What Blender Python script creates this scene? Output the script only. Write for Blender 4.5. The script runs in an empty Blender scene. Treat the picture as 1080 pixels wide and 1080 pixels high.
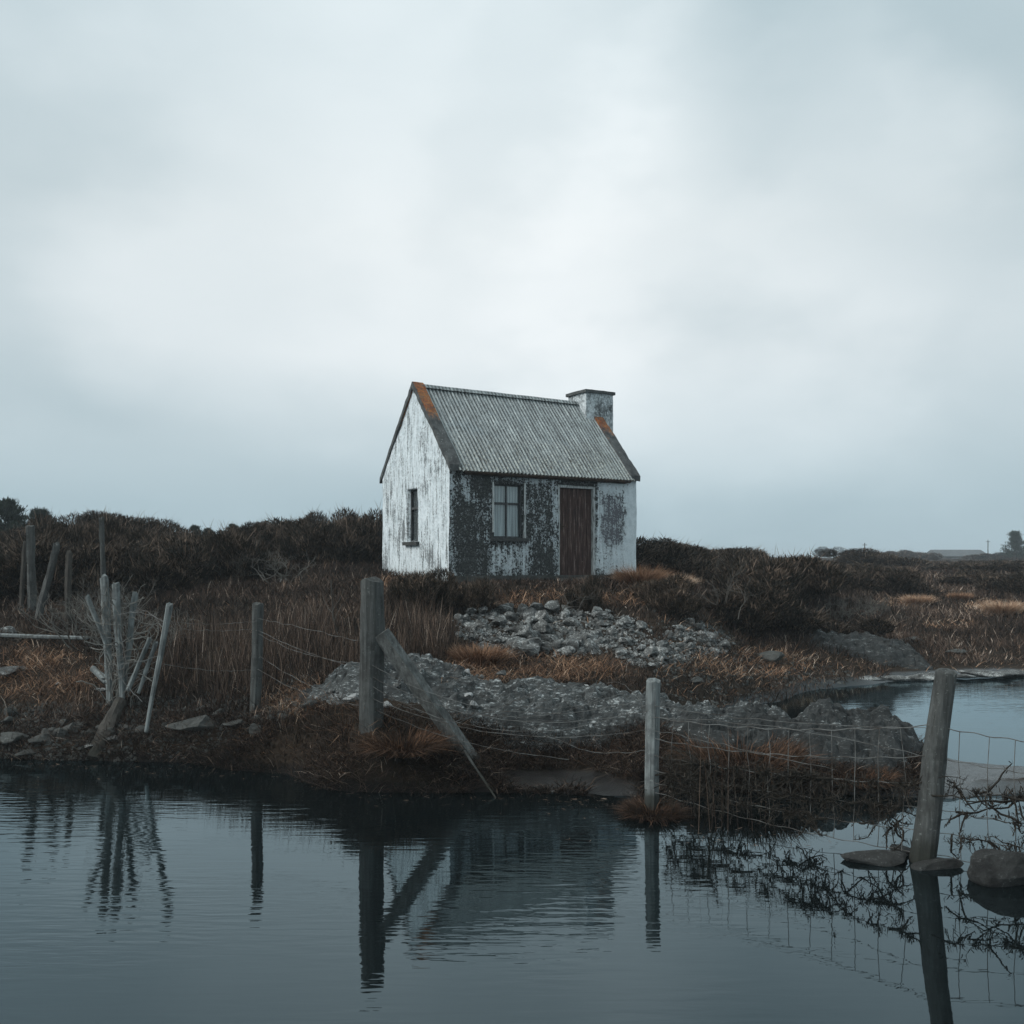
import bpy, bmesh, math, random
import numpy as np
from mathutils import Vector, Matrix, noise as mn
random.seed(7); rng = np.random.default_rng(7)
S = bpy.context.scene
COL = S.collection
F, HZ, H = 950.0, 592.0, 2.1          # focal length in photo pixels, horizon row, eye height over the water

def at(px, py, Y):                     # a spot in the world seen from the tripod at distance Y
    return Vector(((px-540)/F*Y, Y, H-(py-HZ)/F*Y))

# ------------------------------------------------------------------ object helpers
def tag(o, label=None, cat=None, group=None, kind=None):
    if label: o['label'] = label
    if cat: o['category'] = cat
    if group: o['group'] = group
    if kind: o['kind'] = kind
    return o
def empty(name, loc, rz=0):
    o = bpy.data.objects.new(name, None); COL.objects.link(o)
    o.location = loc; o.rotation_euler = (0, 0, rz); o.empty_display_size = .2
    return o
def link(name, me, mat, parent=None, loc=None, smooth=False):
    if mat and not me.materials: me.materials.append(mat)
    if smooth: me.polygons.foreach_set('use_smooth', [True]*len(me.polygons))
    o = bpy.data.objects.new(name, me); COL.objects.link(o)
    if parent: o.parent = parent
    if loc is not None: o.location = loc
    return o
class MB:
    def __init__(s): s.v = []; s.f = []
    def add(s, vs, fs):
        n = len(s.v); s.v += [tuple(v) for v in vs]; s.f += [tuple(i+n for i in f) for f in fs]
    def box(s, x0, x1, y0, y1, z0, z1, step=None, amp=0, M=None):
        bm = bmesh.new(); bmesh.ops.create_cube(bm, size=1)
        if step:
            d = (x1-x0, y1-y0, z1-z0)
            for ax in range(3):
                n = int(d[ax]/step)
                for k in range(1, n):
                    pc = [0, 0, 0]; pc[ax] = -.5+k/n; no = [0, 0, 0]; no[ax] = 1
                    bmesh.ops.bisect_plane(bm, geom=bm.verts[:]+bm.edges[:]+bm.faces[:], plane_co=pc, plane_no=no)
        bm.verts.index_update()
        vs = []
        for v in bm.verts:
            p = Vector(((x0+x1)/2+v.co.x*(x1-x0), (y0+y1)/2+v.co.y*(y1-y0), (z0+z1)/2+v.co.z*(z1-z0)))
            if M: p = M @ p
            if amp: p += amp*mn.noise_vector(p*4)+amp*.5*mn.noise_vector(p*17)
            vs.append(p)
        s.add(vs, [[v.index for v in f.verts] for f in bm.faces]); bm.free()
    def tube(s, pts, r, seg=6, rough=0, cap=True):
        pts = [Vector(p) for p in pts]; n = len(pts)
        rs = r if isinstance(r, (list, tuple)) else [r]*n
        vs = []; up = Vector((.13, .31, 1)).normalized()
        for i, p in enumerate(pts):
            t = (pts[min(i+1, n-1)]-pts[max(i-1, 0)])
            if t.length < 1e-9: t = Vector((0, 0, 1))
            t.normalize(); a = t.cross(up)
            if a.length < .05: a = t.cross(Vector((1, 0, 0)))
            a.normalize(); b = t.cross(a)
            for k in range(seg):
                th = 2*math.pi*k/seg
                q = a*math.cos(th)+b*math.sin(th)
                rr = rs[i]
                if rough: rr *= 1+rough*mn.noise(Vector((q.x*2, q.y*2, p.length*1.3+q.z))*1.6)+rough*.6*mn.noise((p+q)*7)
                vs.append(p+q*rr)
        fs = [[i*seg+k, i*seg+(k+1) % seg, (i+1)*seg+(k+1) % seg, (i+1)*seg+k] for i in range(n-1) for k in range(seg)]
        if cap: fs += [list(range(seg))[::-1], [(n-1)*seg+k for k in range(seg)]]
        s.add(vs, fs)
    def mesh(s, name):
        me = bpy.data.meshes.new(name); me.from_pydata(s.v, [], s.f); me.update(); return me
    def build(s, name, mat, parent=None, loc=None, smooth=False):
        return link(name, s.mesh(name), mat, parent, loc, smooth)

# ------------------------------------------------------------------ node helpers
class NT:
    def __init__(s, nt): s.nt = nt; s.n = nt.nodes; s.l = nt.links
    def new(s, t, **k):
        n = s.n.new(t)
        for a, v in k.items(): setattr(n, a, v)
        return n
    def put(s, sock, v):
        if isinstance(v, bpy.types.NodeSocket): s.l.new(v, sock)
        elif v is not None:
            if isinstance(v, (tuple, list)) and len(v) == 3 and sock.type == 'RGBA': v = (*v, 1)
            sock.default_value = v
    def math(s, op, a, b=None, c=None, clamp=False):
        n = s.new('ShaderNodeMath', operation=op, use_clamp=clamp)
        s.put(n.inputs[0], a); s.put(n.inputs[1], b)
        if c is not None: s.put(n.inputs[2], c)
        return n.outputs[0]
    def mix(s, f, a, b, mode='MIX'):
        n = s.new('ShaderNodeMix', data_type='RGBA', blend_type=mode)
        s.put(n.inputs[0], f); s.put(n.inputs[6], a); s.put(n.inputs[7], b); return n.outputs[2]
    def mapping(s, vec, scale=(1, 1, 1), rot=(0, 0, 0), loc=(0, 0, 0)):
        n = s.new('ShaderNodeMapping'); s.put(n.inputs[0], vec)
        n.inputs['Scale'].default_value = scale; n.inputs['Rotation'].default_value = rot; n.inputs['Location'].default_value = loc
        return n.outputs[0]
    def noise(s, vec, scale, detail=6, rough=.6, dist=0):
        n = s.new('ShaderNodeTexNoise'); s.put(n.inputs['Vector'], vec); s.put(n.inputs['Scale'], scale)
        s.put(n.inputs['Detail'], detail); s.put(n.inputs['Roughness'], rough); s.put(n.inputs['Distortion'], dist)
        return n.outputs['Fac']
    def ramp(s, f, stops):
        n = s.new('ShaderNodeValToRGB'); s.put(n.inputs[0], f); e = n.color_ramp.elements
        while len(e) < len(stops): e.new(.5)
        for i, (p, c) in enumerate(stops):
            e[i].position = p; e[i].color = (*c, 1) if len(c) == 3 else c
        return n.outputs[0]
    def rng(s, f, a, b, c=0., d=1.):
        n = s.new('ShaderNodeMapRange', interpolation_type='SMOOTHSTEP')
        s.put(n.inputs[0], f); s.put(n.inputs[1], a); s.put(n.inputs[2], b); s.put(n.inputs[3], c); s.put(n.inputs[4], d)
        return n.outputs[0]
    def sep(s, vec):
        n = s.new('ShaderNodeSeparateXYZ'); s.put(n.inputs[0], vec); return n.outputs
    def bump(s, h, strength=.5, dist=.01, normal=None):
        n = s.new('ShaderNodeBump'); s.put(n.inputs['Height'], h); s.put(n.inputs['Strength'], strength); s.put(n.inputs['Distance'], dist)
        if normal is not None: s.put(n.inputs['Normal'], normal)
        return n.outputs[0]
def material(name):
    m = bpy.data.materials.new(name); m.use_nodes = True
    t = NT(m.node_tree); b = t.n['Principled BSDF']; b.inputs['Roughness'].default_value = .85
    b.inputs['Specular IOR Level'].default_value = .3
    t.b = b; t.obj = t.new('ShaderNodeTexCoord').outputs['Object']; t.pos = t.new('ShaderNodeNewGeometry').outputs['Position']
    t.m = m
    return t
MAT = {}
# ground: peat and soil, wet and glossy by the waterline
t = material('peat_ground')
n1 = t.noise(t.pos, 1.3, 8, .65); n2 = t.noise(t.pos, 14, 6, .7); z = t.sep(t.pos)[2]
dry = t.ramp(n1, [(.3, (.014, .012, .010)), (.5, (.027, .021, .016)), (.7, (.05, .036, .026))])
dry = t.mix(t.math('MULTIPLY', n2, .5), dry, (.03, .024, .018))
wetf = t.rng(t.math('ADD', z, t.math('MULTIPLY', t.math('SUBTRACT', n1, .5), .10)), .065, .12, 1, 0)
gx, gy, gz_ = t.sep(t.pos); q = t.math('DIVIDE', gx, gy)
flat = t.math('MAXIMUM', t.rng(q, .36, .43), t.math('MULTIPLY', t.math('MULTIPLY', t.rng(q, -.06, .0), t.rng(q, .13, .16, 1, 0)), .8))
wetm = t.math('MULTIPLY', wetf, flat)
colr = t.mix(wetf, dry, t.mix(t.rng(t.sep(t.pos)[0], 2.4, 3.2), (.014, .013, .012), (.048, .055, .058)))
t.put(t.b.inputs['Base Color'], colr)
t.put(t.b.inputs['Roughness'], t.rng(wetm, 0, 1, .95, .24)); t.put(t.b.inputs['Specular IOR Level'], t.rng(wetm, 0, 1, .08, .6))
t.put(t.b.inputs['Normal'], t.bump(t.math('ADD', n2, t.noise(t.pos, 50, 4, .7)), .8, .012))
MAT['ground'] = t.m
# water
t = material('peat_water')
t.put(t.b.inputs['Base Color'], (.0042, .0062, .0066)); t.b.inputs['Specular IOR Level'].default_value = 0
x, y, z = t.sep(t.pos)
w1 = t.noise(t.mapping(t.pos, (2.6, 15, 1), (0, 0, math.radians(4))), 1.0, 2, .45, .3)
w2 = t.noise(t.mapping(t.pos, (6, 30, 1), (0, 0, math.radians(-6))), 1.0, 2, .5, .2)
patch = t.rng(t.noise(t.mapping(t.pos, (.35, .5, 1)), 1.0, 2, .5), .38, .62, .25, 1)
left = t.rng(x, 2.6, .4, .12, 1); near = t.rng(y, 9.8, 11.5, 0, 1)
amp = t.math('MULTIPLY', t.math('MAXIMUM', left, near), patch)
nb_ = t.bump(t.math('MULTIPLY', t.math('ADD', w1, t.math('MULTIPLY', w2, .25)), amp), 1.0, .0030)
fr_ = t.new('ShaderNodeFresnel'); fr_.inputs['IOR'].default_value = 1.68; t.l.new(nb_, fr_.inputs['Normal'])
gl_ = t.new('ShaderNodeBsdfGlossy'); gl_.inputs['Color'].default_value = (.74, .92, 1, 1); gl_.inputs['Roughness'].default_value = .012; t.l.new(nb_, gl_.inputs['Normal'])
ms_ = t.new('ShaderNodeMixShader'); t.l.new(fr_.outputs[0], ms_.inputs[0]); t.l.new(t.b.outputs[0], ms_.inputs[1]); t.l.new(gl_.outputs[0], ms_.inputs[2]); t.l.new(ms_.outputs[0], t.n['Material Output'].inputs['Surface'])
MAT['water'] = t.m
# rock, pale lichen over dark grey
def rock(name, dark, mid, pale, amt=.5, strata=(1, 1, 1)):
    t = material(name)
    pm = t.mapping(t.pos, strata); n1 = t.noise(pm, 6, 10, .72); n2 = t.noise(pm, 34, 8, .78, .4); v = t.new('ShaderNodeTexVoronoi'); t.put(v.inputs[0], t.pos); v.inputs['Scale'].default_value = 14
    c = t.ramp(n1, [(.32, dark), (.52, mid), (.75, mid)])
    c = t.mix(t.rng(t.math('ADD', t.math('MULTIPLY', n2, .6), t.math('MULTIPLY', n1, .4)), .62-amt*.22, .70-amt*.22), c, pale)
    c = t.mix(t.rng(t.noise(t.pos, 3.3, 5), .55, .7, 0, .8), c, dark)
    t.put(t.b.inputs['Base Color'], c)
    t.put(t.b.inputs['Normal'], t.bump(t.math('ADD', n2, t.math('MULTIPLY', v.outputs[0], .6)), 1.0, .035))
    return t.m
MAT['outcrop'] = rock('lichen_rock', (.016, .017, .017), (.075, .083, .083), (.50, .54, .54), .44, (.45, 1.2, 1.8))
MAT['outcrop_dark'] = rock('dark_lichen_rock', (.012, .013, .013), (.045, .05, .05), (.34, .37, .37), .34, (.45, 1.2, 1.8))
MAT['stone'] = rock('grey_stone', (.035, .036, .035), (.12, .126, .123), (.46, .48, .47), .52)
MAT['bank_stone'] = rock('bank_stone', (.035, .036, .033), (.09, .095, .09), (.2, .21, .2), .3)
MAT['wet_stone'] = rock('wet_stone', (.010, .010, .010), (.04, .042, .041), (.16, .17, .165), .36)
MAT['white_stone'] = rock('white_stone', (.2, .21, .21), (.4, .42, .42), (.6, .62, .62), .5)
# wood
def wood(name, dark, pale, lichen=.3, grey=None):
    t = material(name)
    g = t.noise(t.mapping(t.obj, (28, 28, 2.2)), 1, 8, .7); n1 = t.noise(t.obj, 6, 6, .6)
    c = t.ramp(g, [(.3, dark), (.5, tuple((a+b)/2 for a, b in zip(dark, pale))), (.72, pale)])
    c = t.mix(t.rng(n1, .45, .62, 0, .6), c, dark)
    c = t.mix(t.rng(t.noise(t.obj, 40, 5, .7), .60, .68, 0, lichen), c, (.32, .36, .34))
    c = t.mix(t.rng(t.math('ADD', t.sep(t.pos)[2], t.math('MULTIPLY', n1, .25)), .22, .36, .85, 0), c, (.014, .016, .012))
    t.put(t.b.inputs['Base Color'], c)
    t.put(t.b.inputs['Normal'], t.bump(g, .9, .012))
    return t.m
MAT['post'] = wood('weathered_wood', (.022, .023, .022), (.095, .103, .10))
MAT['pale_wood'] = wood('pale_wood', (.05, .055, .055), (.25, .28, .28), .5)
MAT['dark_wood'] = wood('wet_dark_wood', (.022, .02, .018), (.075, .07, .06), .15)
# wire
t = material('rusty_wire'); t.put(t.b.inputs['Base Color'], t.ramp(t.noise(t.pos, 9, 4), [(.35, (.06, .048, .04)), (.6, (.17, .175, .17))]))
t.b.inputs['Metallic'].default_value = .35; t.b.inputs['Roughness'].default_value = .6; MAT['wire'] = t.m
# vegetation with a tint stored per blade
def plant(name, stops, rough=.8, trans=.0):
    t = material(name); a = t.new('ShaderNodeAttribute', attribute_name='tint')
    t.put(t.b.inputs['Base Color'], t.ramp(a.outputs['Fac'], stops)); t.b.inputs['Roughness'].default_value = rough
    t.b.inputs['Specular IOR Level'].default_value = .15
    return t.m
MAT['heath'] = plant('heath', [(0, (.013, .011, .009)), (.25, (.028, .021, .017)), (.5, (.066, .045, .034)), (.78, (.20, .145, .11)), (1, (.44, .37, .31))])
MAT['grass'] = plant('dead_grass', [(0, (.03, .02, .015)), (.25, (.075, .045, .03)), (.5, (.21, .115, .068)), (.75, (.44, .285, .185)), (1, (.60, .50, .40))])
MAT['gorse'] = plant('gorse_leaf', [(0, (.009, .009, .007)), (.4, (.021, .018, .013)), (.75, (.062, .046, .034)), (1, (.20, .15, .115))])
MAT['needle'] = plant('needle', [(0, (.015, .022, .018)), (.6, (.035, .05, .038)), (1, (.07, .09, .07))])
MAT['twig'] = plant('twig', [(0, (.03, .027, .024)), (.5, (.10, .095, .085)), (1, (.30, .31, .29))])
MAT['debris'] = plant('debris', [(0, (.015, .014, .012)), (.7, (.035, .03, .024)), (1, (.08, .065, .05))])

# ------------------------------------------------------------------ terrain: profiles of height over distance, seen along eleven bearings
LT = [(60, 2.4), (150, 2.8), (900, 2.8)]
RT = [(60, 1.9), (110, 2.1), (150, 2.7), (210, 2.9), (900, 2.6)]
PROF = {
 -1500: [(9.7, 0), (10.2, .35), (13, 1.0), (17, 1.45), (22, 2.2), (27, 2.5)]+LT,
 0:   [(9.55, -.02), (9.7, .12), (10.5, .38), (11.5, .6), (13, 1.0), (14, 1.15), (17, 1.42), (22, 2.3), (27, 2.6)]+LT,
 100: [(9.45, -.02), (9.65, .15), (10.5, .42), (12, .8), (14, 1.15), (18, 1.7), (22, 2.45), (27, 2.75)]+LT,
 200: [(9.4, -.02), (9.6, .2), (10.5, .5), (12, .85), (14, 1.15), (18, 1.7), (22, 2.1), (27, 2.35)]+LT,
 300: [(8.9, -.02), (9.15, .36), (10, .6), (12, .95), (15, 1.34), (18, 1.7), (22, 2.2), (26, 2.5)]+LT,
 392: [(8.18, -.02), (8.3, .35), (8.6, .62), (9.3, .72), (10, .8), (12, 1.18), (14, 1.5), (16, 1.68), (22, 2.0), (26, 2.3)]+LT,
 460: [(8.15, -.02), (8.35, .2), (8.7, .42), (9.5, .62), (10.5, .8), (12, 1.0), (14, 1.42), (15.6, 1.68), (22, 1.8), (28, 1.9)]+LT,
 540: [(8.15, -.02), (8.6, .06), (8.9, .22), (9.3, .45), (10, .6), (10.8, .76), (11.5, .80), (13, 1.02), (14.5, 1.4), (15.6, 1.68), (22, 1.8), (28, 1.9)]+LT,
 640: [(8.0, -.02), (8.5, .06), (8.9, .2), (9.5, .42), (10.5, .5), (11.2, .6), (12, .76), (14, 1.15), (16, 1.6), (18, 1.75), (22, 1.85), (28, 2.0)]+RT,
 688: [(8.05, -.02), (8.25, .16), (8.7, .38), (9.5, .5), (10.6, .42), (11.5, .42), (13, .8), (15, 1.3), (17, 1.65), (22, 1.9), (28, 2.1)]+RT,
 735: [(8.25, -.02), (8.42, .20), (8.8, .33), (9.2, .40), (10, .3), (10.8, .02), (11.6, .0), (12.6, .4), (14, .75), (17, 1.45), (22, 1.8), (28, 1.9)]+RT,
 790: [(8.2, -.02), (8.4, .24), (8.7, .31), (9.1, .36), (9.8, .25), (10.5, -.12), (12.8, -.12), (13.6, .12), (15, .42), (17, .7), (21, 1.2), (28, 1.75)]+RT,
 860: [(8.15, -.02), (8.32, .10), (8.6, .18), (9.3, .42), (9.9, .2), (10.5, -.12), (14.2, -.12), (15.2, .1), (16.6, .45), (20, .8), (30, 1.65), (40, 1.75)]+RT,
 940: [(8.0, -.02), (8.15, .07), (8.6, .14), (9.4, .36), (9.9, .12), (10.4, -.12), (15.0, -.12), (16.2, .08), (17.2, .3), (22, .8), (32, 1.5), (42, 1.75)]+RT,
 1000:[(7.95, -.02), (8.1, .06), (8.4, .055), (9.2, .05), (9.7, -.02), (10.4, -.15), (15.2, -.15), (16.5, .06), (17.6, .3), (22, .8), (33, 1.5), (45, 1.75)]+RT,
 1090:[(8.15, -.02), (8.3, .12), (8.6, .05), (9.0, .035), (9.4, -.05), (10, -.15), (15.8, -.15), (16.8, .08), (17.8, .3), (22, .8), (33, 1.5), (45, 1.75)]+RT,
 2600:[(8.4, -.02), (8.6, .14), (9.2, .1), (9.8, -.1), (12, -.15), (17, -.15), (18, .1), (20, .5), (33, 1.5), (45, 1.7)]+RT }
US = np.array(sorted(PROF), float)
def r_(a, b, st): return np.arange(a, b, st)
Yg = np.concatenate([r_(-16, 4, 1.), r_(4, 7, .25), r_(7, 12, .035), r_(12, 18, .07), r_(18, 32, .2), r_(32, 60, .8), r_(60, 240, 5), r_(240, 950, 60)])
Ug = np.concatenate([r_(-1500, -200, 50), r_(-200, -40, 10), r_(-40, 1120, 3.2), r_(1120, 1300, 10), r_(1300, 2650, 50)])
Zc = np.array([np.interp(Yg, [3.5, PROF[u][0][0]-.5]+[a for a, b in PROF[u]], [-.6, -.3]+[b for a, b in PROF[u]]) for u in sorted(PROF)])
Zg = np.empty((len(Yg), len(Ug)))
for i in range(len(Yg)): Zg[i] = np.interp(Ug, US, Zc[:, i])
# soften the creases between bearings a little
for _ in range(3):
    Zg[:, 1:-1] = .25*Zg[:, :-2]+.5*Zg[:, 1:-1]+.25*Zg[:, 2:]
Zg[Yg < 1] = np.clip((-1-Yg[Yg < 1])*.35, -.6, .9)[:, None]
Xg = (Ug[None, :]-540)/F*np.maximum(Yg, 4)[:, None]
Yf = np.repeat(Yg[:, None], len(Ug), 1)
for i in range(len(Yg)):
    for j in range(len(Ug)):
        y = Yg[i]
        if y < 3 or y > 250: continue
        p = Vector((Xg[i, j], y, 0)); s = min(1, max(0, (Zg[i, j]+.12)*3))
        k = 1 if y < 14 else min(5, y/14)
        Zg[i, j] += (.035*mn.noise(p*1.7)+.03*mn.noise(p*5)+.016*mn.noise(p*14))*s*k if Zg[i, j] < 1.7 or y > 22 or y < 15 else .01*mn.noise(p*5)
me = bpy.data.meshes.new('ground')
nu = len(Ug); V = np.stack([Xg, Yf, Zg], -1).reshape(-1, 3)
ii = (np.arange(len(Yg)-1)[:, None]*nu+np.arange(nu-1)[None, :]).ravel()
me.from_pydata(V.tolist(), [], np.stack([ii, ii+1, ii+nu+1, ii+nu], -1).tolist())
tag(link('ground', me, MAT['ground'], smooth=True), kind='structure')
def ground(x, y):
    x = np.asarray(x, float); y = np.asarray(y, float)
    u = 540+F*x/np.maximum(y, 4)
    fi = np.interp(y, Yg, np.arange(len(Yg))); fj = np.interp(u, Ug, np.arange(nu))
    i = np.clip(fi.astype(int), 0, len(Yg)-2); j = np.clip(fj.astype(int), 0, nu-2); a = fi-i; b = fj-j
    return (Zg[i, j]*(1-a)*(1-b)+Zg[i+1, j]*a*(1-b)+Zg[i, j+1]*(1-a)*b+Zg[i+1, j+1]*a*b)
def gz(x, y): return float(ground(x, y))
mb = MB(); mb.add([(-120, -16, 0), (120, -16, 0), (120, 60, 0), (-120, 60, 0)], [(0, 1, 2, 3)])
tag(mb.build('water', MAT['water']), kind='structure')

# ------------------------------------------------------------------ the hut
Y0 = 16.6; A = math.atan2(.52, .854)
HB = Vector((-1.153, Y0, 1.75))
hut = empty('hut', HB, A)
tag(hut, 'derelict white stone hut with corrugated roof and brown door above the water', 'hut')
L, G, EZ, RZ = 4.4, 3.1, 2.13, 3.82
SL = (RZ-EZ)/(G/2)
def plaster(name, front):
    t = material(name); X, Yy, Z = t.sep(t.obj)
    fine = t.noise(t.obj, 26, 10, .78); med = t.noise(t.obj, 7, 8, .7); big = t.noise(t.obj, 1.6, 4, .6)
    streak = t.noise(t.mapping(t.obj, (14, 14, 1.3)), 1, 7, .7)
    white = t.mix(t.rng(med, .4, .65), (.66, .73, .76), (.50, .57, .60))
    if front:
        dark = t.mix(t.rng(fine, .45, .6), (.022, .025, .025), (.075, .08, .078))
        X = t.math('ADD', X, t.math('MULTIPLY', t.math('SUBTRACT', t.noise(t.obj, 3.1, 7, .7), .5), .7)); Z0 = Z; Z = t.math('ADD', Z, t.math('MULTIPLY', t.math('SUBTRACT', t.noise(t.obj, 5, 8, .7), .5), .5))
        def win(a, b, c, d, e=.12):
            f1 = t.math('MULTIPLY', t.rng(X, a-e, a+e), t.rng(X, b-e, b+e, 1, 0))
            f2 = t.math('MULTIPLY', t.rng(Z, c-e, c+e), t.rng(Z, d-e, d+e, 1, 0))
            return t.math('MULTIPLY', f1, f2)
        m = t.math('MULTIPLY', win(3.36, 4.8, .1, 3, .06), .45)
        for (a_, b_, c_, d_, e_, k_) in [(3.5, 4.06, .66, 1.72, .16, -.31), (.85, 1.75, .1, .7, .16, .33), (.25, .5, 1.45, 2.1, .08, .30), (.9, 2.2, 1.88, 2.2, .06, .22),
                                         (1.62, 2.4, .6, 2.0, .2, .13), (.55, .95, .7, 1.6, .12, .12), (-.2, .12, -.2, 2.4, .05, .24), (-.1, 4.5, .02, .12, .05, .10), (2.3, 2.45, -.2, 2, .05, .2), (4.1, 4.6, 0, 2.3, .05, .12)]:
            m = t.math('ADD', m, t.math('MULTIPLY', win(a_, b_, c_, d_, e_), k_))
        vf = t.noise(t.obj, 70, 6, .8)
        N = t.math('ADD', t.math('MULTIPLY', t.math('SUBTRACT', vf, .5), .7), t.math('ADD', t.math('MULTIPLY', t.math('SUBTRACT', fine, .5), 1.9), t.math('MULTIPLY', t.math('SUBTRACT', t.math('ADD', med, streak), 1.0), 1.1)))
        f = t.math('ADD', t.math('MULTIPLY', t.rng(t.math('ADD', m, N), .19, .26), .62), t.math('MULTIPLY', t.rng(t.math('ADD', m, t.math('MULTIPLY', N, .8)), .16, .52), .38)); Z = Z0
        grey = t.mix(win(3.45, 4.02, .65, 1.7, .1), dark, (.12, .125, .14))
        base = t.mix(t.rng(t.math('ADD', t.math('MULTIPLY', med, .5), t.math('MULTIPLY', fine, .5)), .5, .58, 0, .5), grey, (.15, .16, .16))
        c = t.mix(f, base, white)
        c = t.mix(t.rng(t.math('ADD', Z, t.math('MULTIPLY', med, .2)), .12, .22, .85, 0), c, (.05, .055, .05))
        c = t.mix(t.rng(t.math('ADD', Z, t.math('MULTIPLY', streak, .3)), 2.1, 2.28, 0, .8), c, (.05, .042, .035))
        h = t.math('ADD', t.math('MULTIPLY', f, .6), fine)
    else:
        q = t.math('ADD', t.math('MULTIPLY', streak, .55), t.math('MULTIPLY', fine, .45))
        f = t.rng(q, .49, .58)
        c = t.mix(t.math('MULTIPLY', f, .75), white, (.19, .215, .225))
        c = t.mix(t.math('MULTIPLY', t.rng(t.math('ADD', q, t.math('MULTIPLY', big, .4)), .71, .78), .75), c, (.08, .088, .09))
        c = t.mix(t.rng(t.math('ADD', Z, t.math('MULTIPLY', med, .5)), .2, .5, .5, 0), c, (.16, .18, .17))
        h = t.math('ADD', fine, t.math('MULTIPLY', med, .6))
    t.put(t.b.inputs['Base Color'], c); t.put(t.b.inputs['Normal'], t.bump(h, .9, .014)); t.b.inputs['Roughness'].default_value = .9
    return t.m
MAT['front'] = plaster('peeling_plaster', True); MAT['gable'] = plaster('streaked_plaster', False)
def wall(O, U, Wd, hole, mat, label, gable=False, inward=(0, 1, 0)):
    O = Vector(O); U = Vector(U); IN = Vector(inward); st = .06
    us = sorted(set([0, Wd]+[round(k*st, 3) for k in range(1, int(Wd/st)) if True]+[v for h in hole for v in h[:2]]))
    zs = sorted(set([-.45]+[round(-.4+k*st, 3) for k in range(0, 43)]+[EZ]+[v for h in hole for v in h[2:4]]))
    zs = [z for z in zs if z <= EZ]
    top = 14 if gable else 0
    vs = []; idx = {}
    def P(u, z):
        k = (round(u, 4), round(z, 4))
        if k not in idx:
            p = O+U*u+Vector((0, 0, z)); d = .018*mn.noise_vector(p*1.3)+.007*mn.noise_vector(p*6)+.003*mn.noise_vector(p*19)
            idx[k] = len(vs); vs.append(p+d)
        return idx[k]
    fs = []
    for a, b in zip(us[:-1], us[1:]):
        for c, d in zip(zs[:-1], zs[1:]):
            mu, mz = (a+b)/2, (c+d)/2
            if any(h[0] < mu < h[1] and h[2] < mz < h[3] for h in hole): continue
            fs.append((P(a, c), P(b, c), P(b, d), P(a, d)))
        if gable:
            ha, hb = [EZ+SL*(min(u, Wd-u)) for u in (a, b)]
            for k in range(top):
                q = [EZ+(ha-EZ)*k/top, EZ+(hb-EZ)*k/top, EZ+(hb-EZ)*(k+1)/top, EZ+(ha-EZ)*(k+1)/top]
                ids = [P(a, q[0]), P(b, q[1]), P(b, q[2]), P(a, q[3])]
                ids = list(dict.fromkeys(ids))
                if len(ids) > 2: fs.append(tuple(ids))
    for h in hole:                       # reveals
        ed = [(u, h[2]) for u in us if h[0] <= u <= h[1]]+[(h[1], z) for z in zs if h[2] < z <= h[3]]+[(u, h[3]) for u in us[::-1] if h[0] <= u < h[1]]+[(h[0], z) for z in zs[::-1] if h[2] <= z < h[3]]
        for p, q in zip(ed[:-1], ed[1:]):
            i, j = P(*p), P(*q); n = len(vs)
            vs += [vs[j]+IN*.22, vs[i]+IN*.22]; fs.append((i, j, n, n+1))
    me = bpy.data.meshes.new('wall'); me.from_pydata([tuple(v) for v in vs], [], fs)
    o = link('wall', me, mat, hut, smooth=True); o['label'] = label
    return o
FW = (.95, 1.61, .80, 1.83); FD = (2.43, 3.36, .02, 1.88); GW = (1.36, 1.86, .74, 1.79)
wall((0, 0, 0), (1, 0, 0), L, [FW, FD], MAT['front'], 'front wall with black mould and flaking white paint')
wall((0, 0, 0), (0, 1, 0), G, [GW], MAT['gable'], 'white gable wall streaked grey', True, (1, 0, 0))
wall((L, 0, 0), (0, 1, 0), G, [], MAT['gable'], 'far gable wall', True, (-1, 0, 0))
wall((0, G, 0), (1, 0, 0), L, [], MAT['gable'], 'rear wall', False, (0, -1, 0))
# corrugated roof
t = material('corrugated_iron'); X, Yy, Z = t.sep(t.obj)
st = t.noise(t.mapping(t.obj, (13, .9, .9)), 1, 8, .75); n1 = t.noise(t.obj, 30, 8, .75); n2 = t.noise(t.obj, 2.2, 5, .6)
c = t.ramp(t.math('ADD', t.math('MULTIPLY', st, .5), t.math('MULTIPLY', n1, .5)), [(.39, (.04, .044, .044)), (.465, (.15, .17, .175)), (.54, (.30, .34, .34)), (.63, (.55, .60, .59))])
c = t.mix(t.rng(n2, .5, .75, 0, .5), c, (.17, .215, .235))
low = t.rng(Z, 3.1, 2.2, 0, 1)
c = t.mix(t.math('MULTIPLY', low, t.rng(n1, .5, .6, 0, .6)), c, (.42, .42, .34))
c = t.mix(t.math('MULTIPLY', low, t.rng(t.noise(t.obj, 9, 7, .7), .55, .63, 0, .8)), c, (.06, .055, .04))
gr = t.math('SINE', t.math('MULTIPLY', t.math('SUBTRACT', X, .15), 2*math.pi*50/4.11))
c = t.mix(t.math('MULTIPLY', t.rng(gr, .1, -.8, 0, .9), t.rng(t.noise(t.obj, 7, 6, .75), .4, .6, 1, .25)), c, (.035, .035, .03)); c = t.mix(t.rng(t.noise(t.obj, 45, 6, .75), .56, .64, 0, .8), c, (.05, .055, .05)); c = t.mix(t.rng(gr, .5, 1, 0, .35), c, (.5, .54, .54))  # groove dirt and rib shading put into the colour: dark valleys, paler crests
t.put(t.b.inputs['Base Color'], c); t.b.inputs['Roughness'].default_value = .6; t.b.inputs['Metallic'].default_value = .1
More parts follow.
